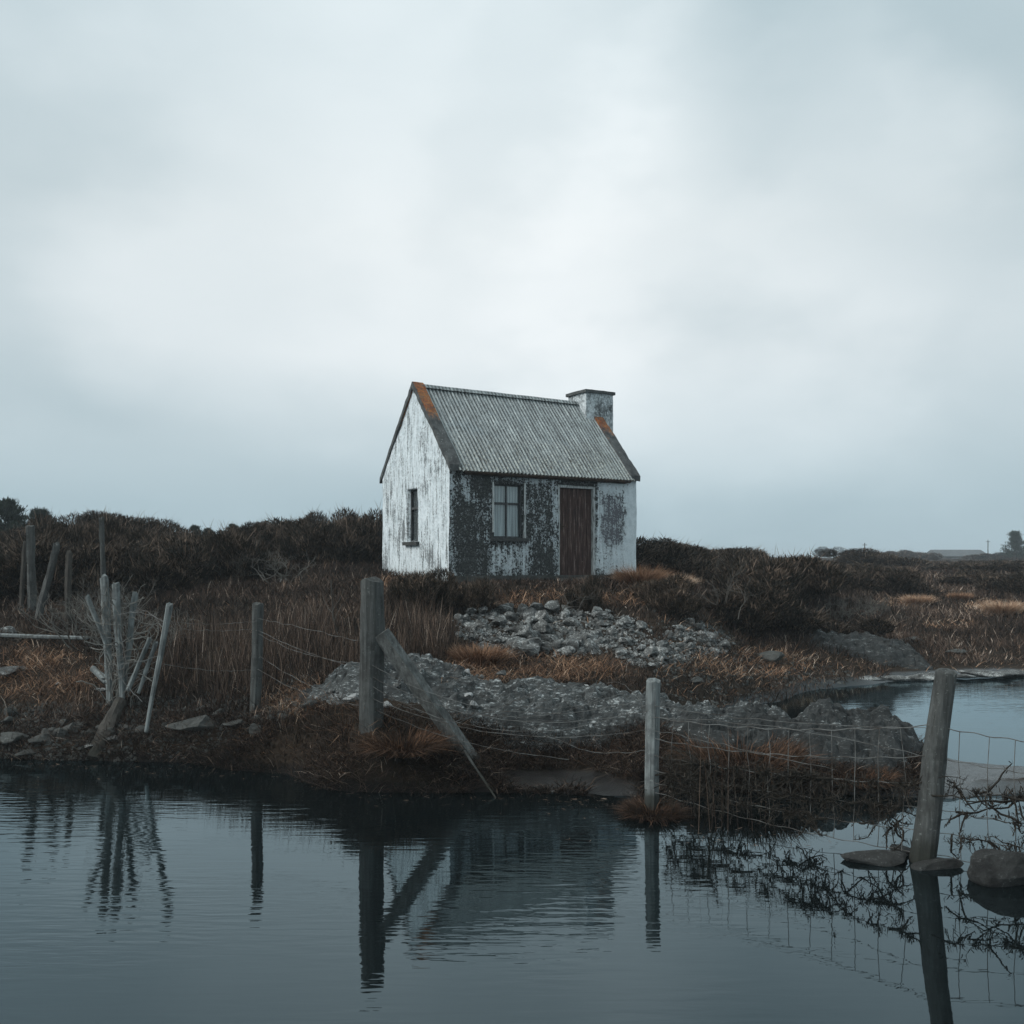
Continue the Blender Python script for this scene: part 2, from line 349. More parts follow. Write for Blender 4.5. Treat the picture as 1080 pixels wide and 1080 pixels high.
t.put(t.b.inputs['Normal'], t.bump(n1, .5, .006)); MAT['tin'] = t.m
def corrugated(s):
    n, m = 50*8, 24; vs = []; fs = []
    for j in range(m+1):
        d = -.14+(G/2+.14)*j/m
        for i in range(n+1):
            xx = .15+4.11*i/n
            zz = EZ+SL*d+.035+(.012 if d < .55 else 0)+.004*math.sin(i/10*2.1)*mn.noise(Vector((i/10*.7, d*2, 5)))+.018*math.sin(i/8*2*math.pi)+.012*mn.noise(Vector((xx*1.1, d*1.4, s*9)))
            if j == 0: zz += 0; dd = d-.02*mn.noise(Vector((xx*3, s*3., 1)))
            else: dd = d
            vs.append((xx, dd if s > 0 else G-dd, zz))
    for j in range(m):
        for i in range(n): a = j*(n+1)+i; fs.append((a, a+1, a+n+2, a+n+1))
    return vs, fs
roof = empty('roof', (0, 0, 0)); roof.parent = hut
for s in (1, -1):
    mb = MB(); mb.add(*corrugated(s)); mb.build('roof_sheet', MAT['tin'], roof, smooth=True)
mb = MB()
for k in range(20):
    x0 = .18+4.02*k/20; x1 = x0+4.02/20
    prof = [(-.09, -.07), (-.07, -.05), (-.03, .0), (0, .014), (.03, 0), (.07, -.05), (.09, -.07)]
    w = lambda x: .008*mn.noise(Vector((x*2, 0, 3)))
    mb.add([(x, G/2+a, RZ+.065+b+w(x)) for x in (x0, x1) for a, b in prof], [(i, i+1, i+8, i+7) for i in range(6)])
mb.build('ridge_cap', MAT['tin'], roof)
# coping on both gables
t = material('lichened_coping'); X, Yy, Z = t.sep(t.obj)
n1 = t.noise(t.obj, 28, 8, .75); n2 = t.noise(t.obj, 6, 7, .7)
c = t.ramp(n2, [(.35, (.03, .033, .034)), (.6, (.085, .092, .092))])
c = t.mix(t.rng(n1, .60, .65, 0, .9), c, (.42, .45, .44))
of = t.rng(t.math('ADD', Z, t.math('ADD', t.math('MULTIPLY', n2, .9), t.math('MULTIPLY', n1, .35))), 3.66, 3.95)
of = t.math('MULTIPLY', t.math('MULTIPLY', of, t.rng(X, -.03, .0)), t.rng(t.noise(t.obj, 22, 7, .8), .40, .50, 0, 1))
c = t.mix(of, c, t.mix(t.rng(t.noise(t.obj, 60, 6, .8), .44, .56), (.075, .035, .02), t.mix(t.rng(n2, .4, .6), (.32, .09, .025), (.48, .20, .05))))
t.put(t.b.inputs['Base Color'], c); t.put(t.b.inputs['Normal'], t.bump(n1, 1, .02)); MAT['coping'] = t.m
def coping(x0, x1, lab):
    mb = MB(); n = 22; W = [x0+(x1-x0)*k/6 for k in range(7)]
    T = .045
    path = [(-.09+(G/2+.09)*k/n) for k in range(n+1)]; path += [G-p for p in path[::-1][1:]]
    rings = []
    for g in path:
        zz = EZ+SL*min(g, G-g)
        ring = [(x, g, zz+.075+T*.6) for x in W]+[(x, g, zz-.015) for x in W[::-1]]
        rings += [Vector(p)+.014*mn.noise_vector(Vector(p)*5)+.008*mn.noise_vector(Vector(p)*15) for p in ring]
    m = 14; fs = [(i*m+k, i*m+(k+1) % m, (i+1)*m+(k+1) % m, (i+1)*m+k) for i in range(len(path)-1) for k in range(m)]
    fs += [tuple(range(m))[::-1], tuple((len(path)-1)*m+k for k in range(m))]
    mb.add(rings, fs); o = mb.build('coping', MAT['coping'], hut, smooth=False); o['label'] = lab
coping(-.035, .21, 'near gable coping with orange lichen at its peak')
coping(4.20, 4.44, 'far gable coping running down from the chimney')
# chimney
CHM = rock('chimney_render', (.05, .055, .055), (.30, .335, .35), (.66, .72, .74), .70, (1, 1, .5))
mb = MB(); mb.box(3.985, 4.715, 1.20, 1.90, -.4, 4.05, .08, .014); ch = mb.build('chimney', CHM, hut)
t2 = MB(); t2.box(3.945, 4.755, 1.16, 1.94, 4.05, 4.115, .08, .008); t2.build('cap', MAT['coping'] if False else wood('cap_stone', (.035, .038, .038), (.10, .11, .11), .8), ch)
# eaves board, gutter
mb = MB(); mb.box(.30, 4.08, -.045, -.012, EZ-.17, EZ-.04, .12, .006); mb.build('eaves_board', MAT['dark_wood'], hut)
gut = MB(); n = 60
for k in range(n):
    xs = [.25+3.9*(k+q)/n for q in (0, 1)]; pr = [(math.cos(a), math.sin(a)) for a in [math.pi+math.pi*i/6 for i in range(7)]]
    vv = [(x, -.1+.052*c_, EZ-.11+.052*s_-.0*x+.006*mn.noise(Vector((x, 0, 0)))) for x in xs for c_, s_ in pr]
    gut.add(vv, [(i, i+1, i+8, i+7) for i in range(6)])
t = material('rusty_gutter'); t.put(t.b.inputs['Base Color'], t.ramp(t.noise(t.obj, 8, 7, .7), [(.35, (.02, .018, .016)), (.6, (.07, .045, .032)), (.75, (.13, .11, .09))])); MAT['gutter'] = t.m
gut.build('gutter', MAT['gutter'], hut)
for x in (.35, 1.05, 1.85, 2.7, 3.5, 4.0):
    mb = MB(); mb.box(x, x+.03, -.16, -.04, EZ-.175, EZ-.16); mb.build('gutter_bracket', MAT['gutter'], hut)
# door
t = material('door_paint'); X, Yy, Z = t.sep(t.obj)
g = t.noise(t.mapping(t.obj, (40, 40, 2.0)), 1, 8, .75); n1 = t.noise(t.obj, 18, 8, .7)
c = t.ramp(g, [(.34, (.012, .008, .007)), (.47, (.036, .019, .016)), (.56, (.075, .043, .036)), (.63, (.24, .19, .17))])
c = t.mix(t.rng(n1, .62, .7, 0, .5), c, (.3, .26, .23)); t.put(t.b.inputs['Base Color'], c); t.put(t.b.inputs['Normal'], t.bump(g, .8, .008)); MAT['door'] = t.m
mb = MB(); w = (FD[1]-FD[0]-.1)/7
for k in range(7): mb.box(FD[0]+.05+k*w+.003, FD[0]+.05+(k+1)*w-.003, .10+.004*(k % 2), .14, FD[2]+.03, FD[3]-.06, .3, .003)
dr = mb.build('door', MAT['door'], hut); dr['label'] = 'closed brown plank door'
mb = MB(); mb.box(FD[0]+.10, FD[0]+.16, .07, .10, 1.0, 1.1); mb.tube([(FD[0]+.13, .07, 1.05), (FD[0]+.13, .045, 1.05), (FD[0]+.2, .04, 1.045)], .01); mb.build('latch', MAT['gutter'], dr)
t = material('flaking_white'); n1 = t.noise(t.mapping(t.obj, (30, 30, 6)), 1, 8, .75)
t.put(t.b.inputs['Base Color'], t.ramp(n1, [(.38, (.07, .07, .065)), (.5, (.40, .43, .43)), (.7, (.66, .70, .70))])); t.put(t.b.inputs['Normal'], t.bump(n1, .6, .005)); MAT['flaking'] = t.m
mb = MB()
mb.box(FD[0]+.002, FD[0]+.05, .03, .15, FD[2], FD[3]-.06, .2, .003); mb.box(FD[1]-.05, FD[1]-.002, .03, .15, FD[2], FD[3]-.06, .2, .003)
mb.box(FD[0]+.002, FD[1]-.002, .03, .15, FD[3]-.058, FD[3]-.002, .2, .003); mb.build('door_frame', MAT['flaking'], hut)
mb = MB(); mb.box(FD[0]-.12, FD[1]+.15, -.38, .1, -.25, .012, .09, .02); mb.build('door_step', MAT['stone'], hut)
mb = MB(); mb.box(-.03, L+.03, -.05, -.0, -.4, .07, .12, .02); mb.build('plinth', rock('plinth_stone', (.03, .032, .03), (.07, .075, .072), (.2, .21, .2), .3), hut)
# windows
t = material('window_glass'); t.n.remove(t.b); tr = t.new('ShaderNodeBsdfTransparent'); gl = t.new('ShaderNodeBsdfGlossy'); gl.inputs['Roughness'].default_value = .08
tr.inputs[0].default_value = (.86, .9, .9, 1); ms = t.new('ShaderNodeMixShader'); ms.inputs[0].default_value = .14; t.l.new(tr.outputs[0], ms.inputs[1]); t.l.new(gl.outputs[0], ms.inputs[2]); t.l.new(ms.outputs[0], t.n['Material Output'].inputs['Surface']); MAT['glass'] = t.m
t = material('curtain'); fold = t.noise(t.mapping(t.obj, (26, 26, .8)), 1, 3, .5)
t.put(t.b.inputs['Base Color'], t.ramp(fold, [(.35, (.13, .16, .17)), (.6, (.42, .48, .50))])); MAT['curtain'] = t.m
t = material('window_frame_paint'); n1 = t.noise(t.mapping(t.obj, (20, 20, 5)), 1, 7, .7)
t.put(t.b.inputs['Base Color'], t.ramp(n1, [(.4, (.03, .034, .036)), (.6, (.075, .082, .085)), (.75, (.25, .27, .27))])); MAT['frame'] = t.m
def window(hole, M, lab, panes=True, blind=True):
    w = empty('window', (0, 0, 0)); w.parent = hut; w['label'] = lab; a, b_, c_, d_ = hole
    fr = MB(); e = .032; y0, y1 = .08, .13
    fr.box(a+.002, a+e, y0, y1, c_+.002, d_-.002, .2, .002, M); fr.box(b_-e, b_-.002, y0, y1, c_+.002, d_-.002, .2, .002, M)
    fr.box(a+e, b_-e, y0, y1, c_+.002, c_+e, .2, .002, M); fr.box(a+e, b_-e, y0, y1, d_-e, d_-.002, .2, .002, M)
    zt = c_+(d_-c_)*.64
    fr.box(a+e, b_-e, y0+.004, y1-.004, zt-.022, zt+.022, .2, .002, M)
    if panes:
        m = (a+b_)/2; fr.box(m-.012, m+.012, y0+.01, y1-.01, c_+e, zt-.022, .2, .001, M); fr.box(m-.012, m+.012, y0+.01, y1-.01, zt+.022, d_-e, .2, .001, M)
    fr.build('frame', MAT['frame'], w)
    p = MB()
    for q0, q1 in ((c_+e, zt-.022), (zt+.022, d_-e)):
        p.add([M @ Vector(v) for v in ((a+e, .112, q0), (b_-e, .112, q0), (b_-e, .112, q1), (a+e, .112, q1))], [(0, 1, 2, 3)])
    glass = p.build('pane', MAT['glass'], w)
    s = MB(); s.box(a-.08, b_+.08, -.07, .08, c_-.07, c_-.002, .08, .006, M); s.build('sill', MAT['coping2'], w)
    cu = MB(); n = 40
    vs = [M @ Vector((a+(b_-a)*i/n, .145+.010*math.sin(i*1.15)+.006*math.sin(i*2.7), z_)) for z_ in (c_, d_) for i in range(n+1)]
    cu.add(vs, [(i, i+1, i+n+2, i+n+1) for i in range(n)])
    cu.build('curtain', MAT['curtain'] if blind else MAT['frame'], w, smooth=True)
MAT['coping2'] = rock('sill_stone', (.03, .032, .032), (.06, .065, .065), (.16, .17, .17), .25)
I4 = Matrix.Identity(4)
window(FW, I4, 'front window with pale curtain')
window(GW, Matrix(((0, 1, 0, 0), (1, 0, 0, 0), (0, 0, 1, 0), (0, 0, 0, 1))), 'narrow dark gable window', False, False)
for a_, b_, c_ in ((FW[1]+.006, FW[1]+.045, 0), (FW[0]-.04, FW[0]-.006, .1)):
    mb = MB(); mb.box(a_, b_, -.018, .02, FW[2]+c_, FW[3]+.03, .15, .003); mb.build('window_trim', MAT['flaking'], hut)

# ------------------------------------------------------------------ blades
def blade_mesh(name, P, Ln, Wd, az, lean, droop, tint, waz=None, levels=2):
    n = len(P); P = np.asarray(P, float)
    d = np.stack([np.cos(az), np.sin(az), np.zeros(n)], -1)
    if waz is None: waz = rng.uniform(0, math.pi, n)
    w = np.stack([np.cos(waz), np.sin(waz), np.zeros(n)], -1)
    verts = []
    for k, (tt, ww) in enumerate([(0, .5), (.55, .42), (1, 0)]):
        c = P+d*(Ln*(lean*tt+droop*tt*tt))[:, None]
        c[:, 2] += Ln*(tt*np.sqrt(np.maximum(.08, 1-lean**2*.6))-droop*.75*tt*tt)
        if k < 2: verts += [c-w*(Wd*ww)[:, None], c+w*(Wd*ww)[:, None]]
        else: verts += [c]
    V = np.stack(verts, 1).reshape(-1, 3)
    base = np.arange(n)[:, None]*5
    loops = (base+np.array([0, 1, 3, 2, 2, 3, 4])).ravel()
    me = bpy.data.meshes.new(name)
    me.vertices.add(n*5); me.vertices.foreach_set('co', V.ravel())
    me.loops.add(n*7); me.loops.foreach_set('vertex_index', loops)
    me.polygons.add(n*2)
    me.polygons.foreach_set('loop_start', (np.arange(n)[:, None]*7+np.array([0, 4])).ravel())
    me.polygons.foreach_set('loop_total', np.tile([4, 3], n))
    at_ = me.attributes.new('tint', 'FLOAT', 'POINT'); at_.data.foreach_set('value', np.repeat(np.clip(tint, 0, 1), 5))
    me.update(calc_edges=True); me.validate()
    return me
def vn(x, y, s, k=0):
    x = x*s; y = y*s
    return (np.sin(x*1.7+k+1.3*np.sin(y*.9+k))+np.sin(y*2.1-k*2+1.1*np.sin(x*1.3))+np.sin((x+y)*1.1+k*3+np.sin(x*2.3-y)))/3
def ell(u, py, c): 
    return np.clip(1.5*(1-((u-c[0])/c[2])**2-((py-c[1])/c[3])**2), 0, 1)
ORANGE = [(45, 715, 85, 36), (580, 708, 100, 17), (640, 635, 45, 9), (790, 702, 85, 18), (560, 633, 45, 12), (420, 618, 40, 8), (690, 628, 34, 14), (400, 770, 60, 22), (1050, 642, 45, 10), (950, 636, 30, 6), (1000, 660, 30, 6), (330, 745, 60, 22), (780, 812, 50, 9), (500, 712, 60, 14)]
RUBBLE = [(738, 676, 42, 20), (585, 668, 112, 27), (690, 690, 50, 16), (530, 655, 55, 14)]
OUT = [(835, 788, 130, 17), (430, 738, 100, 18), (590, 745, 140, 20), (740, 755, 85, 15), (915, 760, 65, 10)]
def sample(n, y0, y1, u0=-180, u1=1260):
    u = rng.uniform(u0, u1, n); Y = np.exp(rng.uniform(math.log(y0), math.log(y1), n))
    x = (u-540)/F*Y; z = ground(x, Y); py = HZ+F*(H-z)/Y
    hx = x-HB.x; hy = Y-HB.y; lx = hx*math.cos(A)+hy*math.sin(A); ly = -hx*math.sin(A)+hy*math.cos(A)
    inside = (lx > -.05) & (lx < L+.35) & (ly > -.1) & (ly < G+.1)
    return u, Y, x, z, py, inside, lx, ly
def infl(u, py, lst):
    r = np.zeros(len(u))
    for c in lst: r = np.maximum(r, ell(u, py, c))
    return r
# heather and bracken: uncountable cover
u, Y, x, z, py, ins, lx, ly = sample(620000, 7.1, 75)
org = infl(u, py, ORANGE); rub = infl(u, py, RUBBLE); out = infl(u, py, OUT)
keep = (~ins) & (z > np.where(u < 880, -.01, .035)) & (rng.uniform(size=len(u)) > np.maximum(rub*1.3, out*1.25)) & (rng.uniform(size=len(u)) > org*.8)
keep &= ~((z < .14) & (u > 940)) & ~((z < .10) & (u > 490) & (u < 680) & (Y < 9))
keep &= rng.uniform(size=len(u)) < .4+.6*np.clip(.6+vn(x, Y, 1.1), 0, 1)
keep &= ~((Y < 9.9) & (u < 250) & (rng.uniform(size=len(u)) < .35))
k = keep; u, Y, x, z, lx, ly = u[k], Y[k], x[k], z[k], lx[k], ly[k]; n = len(u)
fr = (ly < 0) & (ly > -1.2) & (lx > -.5) & (lx < 5.2)
big = np.clip((Y-12)/8, 0, 1)
cl = vn(x, Y, 2.6, 2)
Ln = rng.uniform(.07, .2, n)*(1+.55*big+.35*cl)*np.where(fr, .45, 1)*np.where((z < .3), .6, 1)*np.where((u>440)&(u<720)&(Y<16),.7,1)
rb = (u > 690) & (Y < 9.6)
Ln = np.where(rb, Ln*.55, Ln)
Wd = np.maximum(.004, Y*.00085)*rng.uniform(.6, 1.4, n)
tint = .27+.16*vn(x, Y, .8, 1)+.10*vn(x, Y, 4, 5)+rng.normal(0, .15, n)+np.where(rng.uniform(size=n) < .06, .4, 0)+.16*vn(x, Y, 2.1, 9)
tint = np.where((u > 900) & (Y > 17) & (Y < 32), tint+.08, tint); tint = np.where(rb, tint*.6, tint)
me = blade_mesh('heather', np.stack([x, Y, z-.01], -1), Ln, Wd, rng.uniform(0, 2*math.pi, n), rng.uniform(.1, .9, n), rng.uniform(0, .3, n), tint)
tag(link('heather', me, MAT['heath']), 'dark brown heather and bracken covering the slopes around the hut', 'heather', kind='stuff')
# dead moor grass
u, Y, x, z, py, ins, lx, ly = sample(460000, 7.1, 60)
org = infl(u, py, ORANGE); rub = infl(u, py, RUBBLE); out = infl(u, py, OUT)
shore = ((z > .12) & (z < .75) & (Y < 9.6) & (u > 240) & (u < 960))*.5
q = np.maximum(org*1.2*np.clip(.75+.6*vn(x, Y, 3, 3), .15, 1), shore)*(1-rub)*(1-.85*out)
keep = (~ins) & (z > .07) & (rng.uniform(size=len(u)) < q+.02+.10*((u > 690) & (Y > 11.5) & (Y < 17)))
k = keep; u, Y, x, z, org = u[k], Y[k], x[k], z[k], org[k]; n = len(u)
az = np.where((Y < 9.6), rng.normal(-math.pi/2, .9, n), rng.uniform(0, 2*math.pi, n))
Ln = rng.uniform(.12, .34, n)*(.8+.3*vn(x, Y, 2.5, 4))*np.where(org > .1, 1, .8)
tint = .42+.16*vn(x, Y, 1.6, 7)+rng.normal(0, .17, n)-np.where((Y < 9.3), .26, 0)-np.where((Y < 9.6) & (u > 690), .12, 0)+np.where(rng.uniform(size=n) < .06, .4, 0)
keepc = vn(x, Y, 1.3, 6)
tint += np.where((u > 880) & (Y > 16), .28+.25*keepc, 0)+np.where((u > 700) & (u < 880) & (Y > 12), .12, 0)
me = blade_mesh('dead_grass', np.stack([x, Y, z-.01], -1), Ln, np.maximum(.0035, Y*.0006)*rng.uniform(.6, 1.3, n), az, rng.uniform(.2, 1.0, n), rng.uniform(.2, .95, n), tint)
tag(link('dead_grass', me, MAT['grass']), 'rust and straw coloured dead grass lying in patches and hanging over the bank', 'grass', kind='stuff')
# drooping growth hiding the foot of the bank
u, Y, x, z, py, ins, lx, ly = sample(300000, 7.0, 10.2, -160, 975)
k = (z > -.015) & (z < np.where(u > 700, .16, .42)) & ~((u > 500) & (u < 670) & (z < .09) & (vn(x, Y, 3) < .2)) & (rng.uniform(size=len(u)) < np.clip(.55+.5*vn(x, Y, 2.6, 3), .1, 1)*np.where(u < 240, .6, 1))
u, Y, x, z = u[k], Y[k], x[k], z[k]; n = len(u)
me = blade_mesh('bank_grass', np.stack([x, Y, z], -1), rng.uniform(.05, .24, n)*(1+.4*vn(x, Y, 3.3, 2)), rng.uniform(.004, .009, n), rng.normal(-math.pi/2, 1.0, n), rng.uniform(.2, 1, n), rng.uniform(.2, .9, n), .26+.18*vn(x, Y, 2.6, 4)+rng.normal(0, .17, n)+np.where(rng.uniform(size=n) < .07, .4, 0))
tag(link('bank_grass', me, MAT['heath']), 'dark wet grass and roots drooping over the foot of the near bank', 'grass', kind='stuff')
# upright reeds and stalks
u, Y, x, z, py, ins, lx, ly = sample(90000, 9.6, 17, 140, 480)
w_ = infl(u, py, [(255, 705, 120, 45), (330, 690, 90, 40), (430, 680, 60, 30)])
k = (rng.uniform(size=len(u)) < w_*.28*np.clip(.5+vn(x, Y, 2.2), .08, 1)) & (z > .1)
u, Y, x, z = u[k], Y[k], x[k], z[k]; n = len(u)
tint = .45+rng.normal(0, .2, n)+.12*vn(x, Y, 2)
me = blade_mesh('reeds', np.stack([x, Y, z], -1), rng.uniform(.25, .55, n), np.full(n, .006), rng.uniform(0, 6.28, n), rng.uniform(0, .35, n), rng.uniform(0, .15, n), tint)
tag(link('reeds', me, MAT['heath']), 'pale brown upright dead reeds behind the wire fence', 'reeds', kind='stuff')
# thin stalks standing in the water's edge
n = 18; u = rng.uniform(715, 830, n); Y = rng.uniform(6.9, 7.5, n); x = (u-540)/F*Y
me = blade_mesh('water_stalks', np.stack([x, Y, np.full(n, -.1)], -1), rng.uniform(.5, 1.25, n), np.full(n, .0026), rng.uniform(0, 6.28, n), rng.uniform(0, .1, n), rng.uniform(0, .05, n), rng.uniform(.3, .75, n))
tag(link('water_stalks', me, MAT['heath']), 'thin upright dead stalks rising from the water beside the round grass clump', 'reeds', kind='stuff')

# tussocks: individual clumps
def tussock_mesh(n, r, h, droop, tl):
    a = rng.uniform(0, 6.28, n); rr = r*np.sqrt(rng.uniform(0, 1, n))*.5
    P = np.stack([rr*np.cos(a), rr*np.sin(a), np.full(n, -.02)], -1)
    return blade_mesh('tussock', P, rng.uniform(.5, 1, n)*h, np.full(n, .008), a+rng.normal(0, .5, n), rng.uniform(.1, .8, n), rng.uniform(.1, droop, n), tl+rng.normal(0, .14, n))
def thing_mesh(name, me, mat, loc, label, cat, group=None, sc=1, rz=0):
    o = link(name, me, mat, None, loc); o.rotation_euler = (0, 0, rz); o.scale = (sc, sc, sc) if not isinstance(sc, tuple) else sc
    return tag(o, label, cat, group)
for px, Yt, rr, h, dr_, tl, lab in [
  (676, 16.7, .5, .62, .5, .48, 'spiky orange grass tussock at the right corner of the hut'),
  (712, 17.3, .4, .4, .7, .85, 'pale straw tussock just right of the orange one by the hut'),
  (505, 11.3, .5, .34, .7, .45, 'rust tussock at the left end of the orange grass below the rubble'),
  (785, 8.42, .95, .34, .95, .20, 'large round brown grass clump hanging over the water between the posts'),
  (688, 7.47, .34, .20, .95, .10, 'small rust tuft wrapped round the foot of the short post'),
  (425, 8.4, .5, .32, .95, .25, 'brown drooping tuft at the foot of the thick braced post'),
  (905, 8.3, .5, .2, .9, .22, 'low brown tuft on the bank left of the leaning post'),
  (968, 24, .5, .42, .6, .72, 'pale tussock on the far heath above the leaning post'),
  (1012, 25, .35, .35, .6, .6, 'small straw tussock right of the pale one above the leaning post'),
  (1058, 22, .6, .5, .6, .74, 'larger pale tussock on the far heath near the right edge')]:
    X_ = (px-540)/F*Yt
    thing_mesh('grass_tussock', tussock_mesh(2600, rr, h, dr_, tl), MAT['grass'], (X_, Yt, max(0, gz(X_, Yt))), lab, 'grass tuft')

# ------------------------------------------------------------------ gorse bushes
def bush_mesh(name, n, seed, flat=.8, spiky=.10, lobes=9, tl=.4):
    r = np.random.default_rng(seed)
    cs = r.normal(0, .42, (lobes, 3)); cs[:, 2] = np.abs(cs[:, 2])*.8+.15; rad = r.uniform(.28, .5, lobes)
    j = r.integers(0, lobes, n); d = r.normal(0, 1, (n, 3)); d /= np.linalg.norm(d, axis=1)[:, None]
    P = cs[j]+d*(rad[j]*r.uniform(.45, 1.03, n)**.5)[:, None]; P[:, 2] = np.abs(P[:, 2])*flat
    az = np.arctan2(d[:, 1], d[:, 0])+r.normal(0, .8, n)
    P[:, 2] *= 1.05/np.percentile(P[:, 2], 99.3)
    return blade_mesh(name, P, np.where(np.arange(n) < n//70, .42, r.uniform(.4, 1.3, n)*spiky), np.where(np.arange(n) < n//70, .009, r.uniform(.009, .024, n)), az, r.uniform(.1, .9, n), r.uniform(-.1, .3, n),
        tl+.3*np.clip(vn(P[:, 0], P[:, 1]+P[:, 2], 5, seed), -1, 1)+r.normal(0, .2, n)+np.where(r.uniform(size=n) < .05, .35, 0)+np.where(np.arange(n) < n//70, .5, 0))
BUSH = [bush_mesh('gorse', 21000, 11+i, .75, .115, 9+i, .42+.04*i) for i in range(5)]
def bush(px, Yb, sx, sz, label, group=None, i=None, name='gorse_bush', sink=.12, mat='gorse'):
    X_ = (px-540)/F*Yb; z_ = gz(X_, Yb)
    return thing_mesh(name, BUSH[random.randrange(5) if i is None else i], MAT[mat], (X_, Yb, z_-sink), label, 'bush', group, (sx, sx, sz), random.uniform(0, 6.28))
SKY = [(-60, 560), (0, 572), (30, 560), (60, 552), (100, 541), (150, 548), (200, 560), (250, 563), (285, 544), (330, 545), (370, 544), (410, 548), (440, 552)]
g1 = 'gorse bushes along the rise left of the hut'
for k in range(58):
    px = random.uniform(-110, 425); Yb = random.choice([17.5, 19, 21, 23.5, 26, 27.5])+random.uniform(-.8, .8)
    X_ = (px-540)/F*Yb; z_ = gz(X_, Yb)
    ty = np.interp(px, [a for a, b in SKY], [b for a, b in SKY])+random.uniform(-7, 12)
    top = H+(HZ-ty)/F*Yb
    if px > 372 and Yb < 22: continue
    if Yb < 22: top = min(top, z_+random.uniform(.7, 1.25))
    hgt = max(.45, min(2.0, top-z_))
    bush(px, Yb, random.uniform(.8, 1.3), (hgt+.12)/1.12, 'dark brown gorse bush on the rise left of the hut', g1)
g2 = 'gorse bushes on the heath right of the hut'
SK2 = [(660, 563), (700, 570), (760, 579), (800, 586), (850, 592), (900, 595), (960, 599), (1300, 602)]
for k in range(64):
    px = random.uniform(678, 1240); Yb = random.choice([20, 23, 26, 31, 37, 46])+random.uniform(-1, 1)
    if px > 860 and Yb < 26: continue
    X_ = (px-540)/F*Yb; z_ = gz(X_, Yb)
    ty = np.interp(px, [a for a, b in SK2], [b for a, b in SK2])+random.uniform(0, 6)
    hgt = max(.4, min(1.1, H+(HZ-ty)/F*Yb-z_))
    bush(px, Yb, random.uniform(.9, 1.5)*(1+Yb/90), (hgt+.12)/1.12, 'dark gorse bush on the heath right of the hut', g2)
for k in range(12):
    bush([935, 948, 962, 975, 1052, 1064, 1085, 1100, 1115, 990, 1030, 955][k], random.uniform(118, 132), random.uniform(2, 3.2), [1.2, 1.3, 1.3, 1.1, 1.0, 1.1, 1.2, 1.2, 1.2, .45, .4, 1.4][k], 'hazy scrub on the far ridge by the cottage', 'hazy scrub on the far ridge', sink=.3)
bush(930, 44, 2.3, .92, 'round domed bush on the skyline right of the lone small tree', i=1)
bush(455, 13.9, .62, .60, 'dark low bush against the foot of the gable and front corner of the hut', i=2)
bush(500, 14.0, .42, .52, 'dark low bush under the hut front wall left of the window', i=3)
bush(621, 14.6, .34, .56, 'small dark round bush in front of the hut door step', i=0)
bush(700, 15.6, .7, .55, 'dark bush beside the rubble right of the orange tussock', i=4)
bush(770, 17, 1.2, .75, 'broad dark bush right of the hut above the orange grass', i=0)
bush(835, 18, 1.1, .55, 'low dark bush above the grey shore rock right of the hut', i=2)

# ------------------------------------------------------------------ bare shrubs and twiggy tangle
def twigs(pts, depth, L0, r0, sp, seed, up=.25):
    rr = random.Random(seed); mb = MB()
    def grow(p, d, Ln, r, k):
        q = [p]; dd = d.copy()
        for s in range(4):
            dd = (dd+Vector((rr.gauss(0, sp), rr.gauss(0, sp), rr.gauss(0, sp)+up*.1))).normalized(); q.append(q[-1]+dd*Ln/4)
        mb.tube(q, [r, r*.9, r*.8, r*.7, r*.6], 4, cap=False)
        if k:
            for s in range(rr.choice([2, 3, 3])):
                e = (dd+Vector((rr.gauss(0, .6), rr.gauss(0, .6), rr.gauss(.1, .5)))).normalized(); grow(q[rr.choice([2, 3, 4])], e, Ln*rr.uniform(.55, .85), r*.62, k-1)
    for p, d in pts: grow(Vector(p), Vector(d).normalized(), L0, r0, depth)
    return mb
def tinted(o, f):
    me = o.data; a = me.attributes.new('tint', 'FLOAT', 'POINT'); a.data.foreach_set('value', [f]*len(me.vertices)); return o
def shrub(px, Yb, L0, n, seed, label, f=.5, r0=.012, depth=4):
    X_ = (px-540)/F*Yb; rr = random.Random(seed)
    mb = twigs([((rr.gauss(0, .12), rr.gauss(0, .12), -.02), (rr.gauss(0, .5), rr.gauss(0, .5), 1)) for _ in range(n)], depth, L0, r0, .22, seed)
    o = mb.build('bare_shrub', MAT['twig'], None, (X_, Yb, gz(X_, Yb))); tinted(o, f); return tag(o, label, 'shrub')
shrub(95, 12.6, .42, 9, 3, 'bare curling shrub behind the bundle of stakes on the left', .55)
shrub(118, 13.4, .38, 8, 5, 'bare grey shrub just behind the stakes and right of the curling one', .4)
shrub(160, 12.3, .3, 7, 8, 'small bare shrub between the stakes and the leaning pale pole', .6)
shrub(600, 14.2, .34, 2, 9, 'thin leafless sapling in the rubble below the door', .25, .010, 3)
shrub(292, 17.5, .35, 7, 12, 'bare pale shrub against the dark gorse left of the hut', .55)
shrub(240, 17.5, .4, 6, 14, 'bare grey-brown shrub halfway along the left gorse rise', .35)
shrub(755, 16.5, .5, 3, 15, 'tall thin leafless sapling right of the hut', .35, .012, 3)
shrub(350, 11.5, .5, 1, 21, 'single thin dry stem left of the thick post', .5, .007, 1)
shrub(885, 20, .3, 8, 23, 'pale bare scrub on the heath above the inlet', .55)
shrub(920, 21, .3, 9, 25, 'second pale bare scrub, right of the other above the inlet', .5)

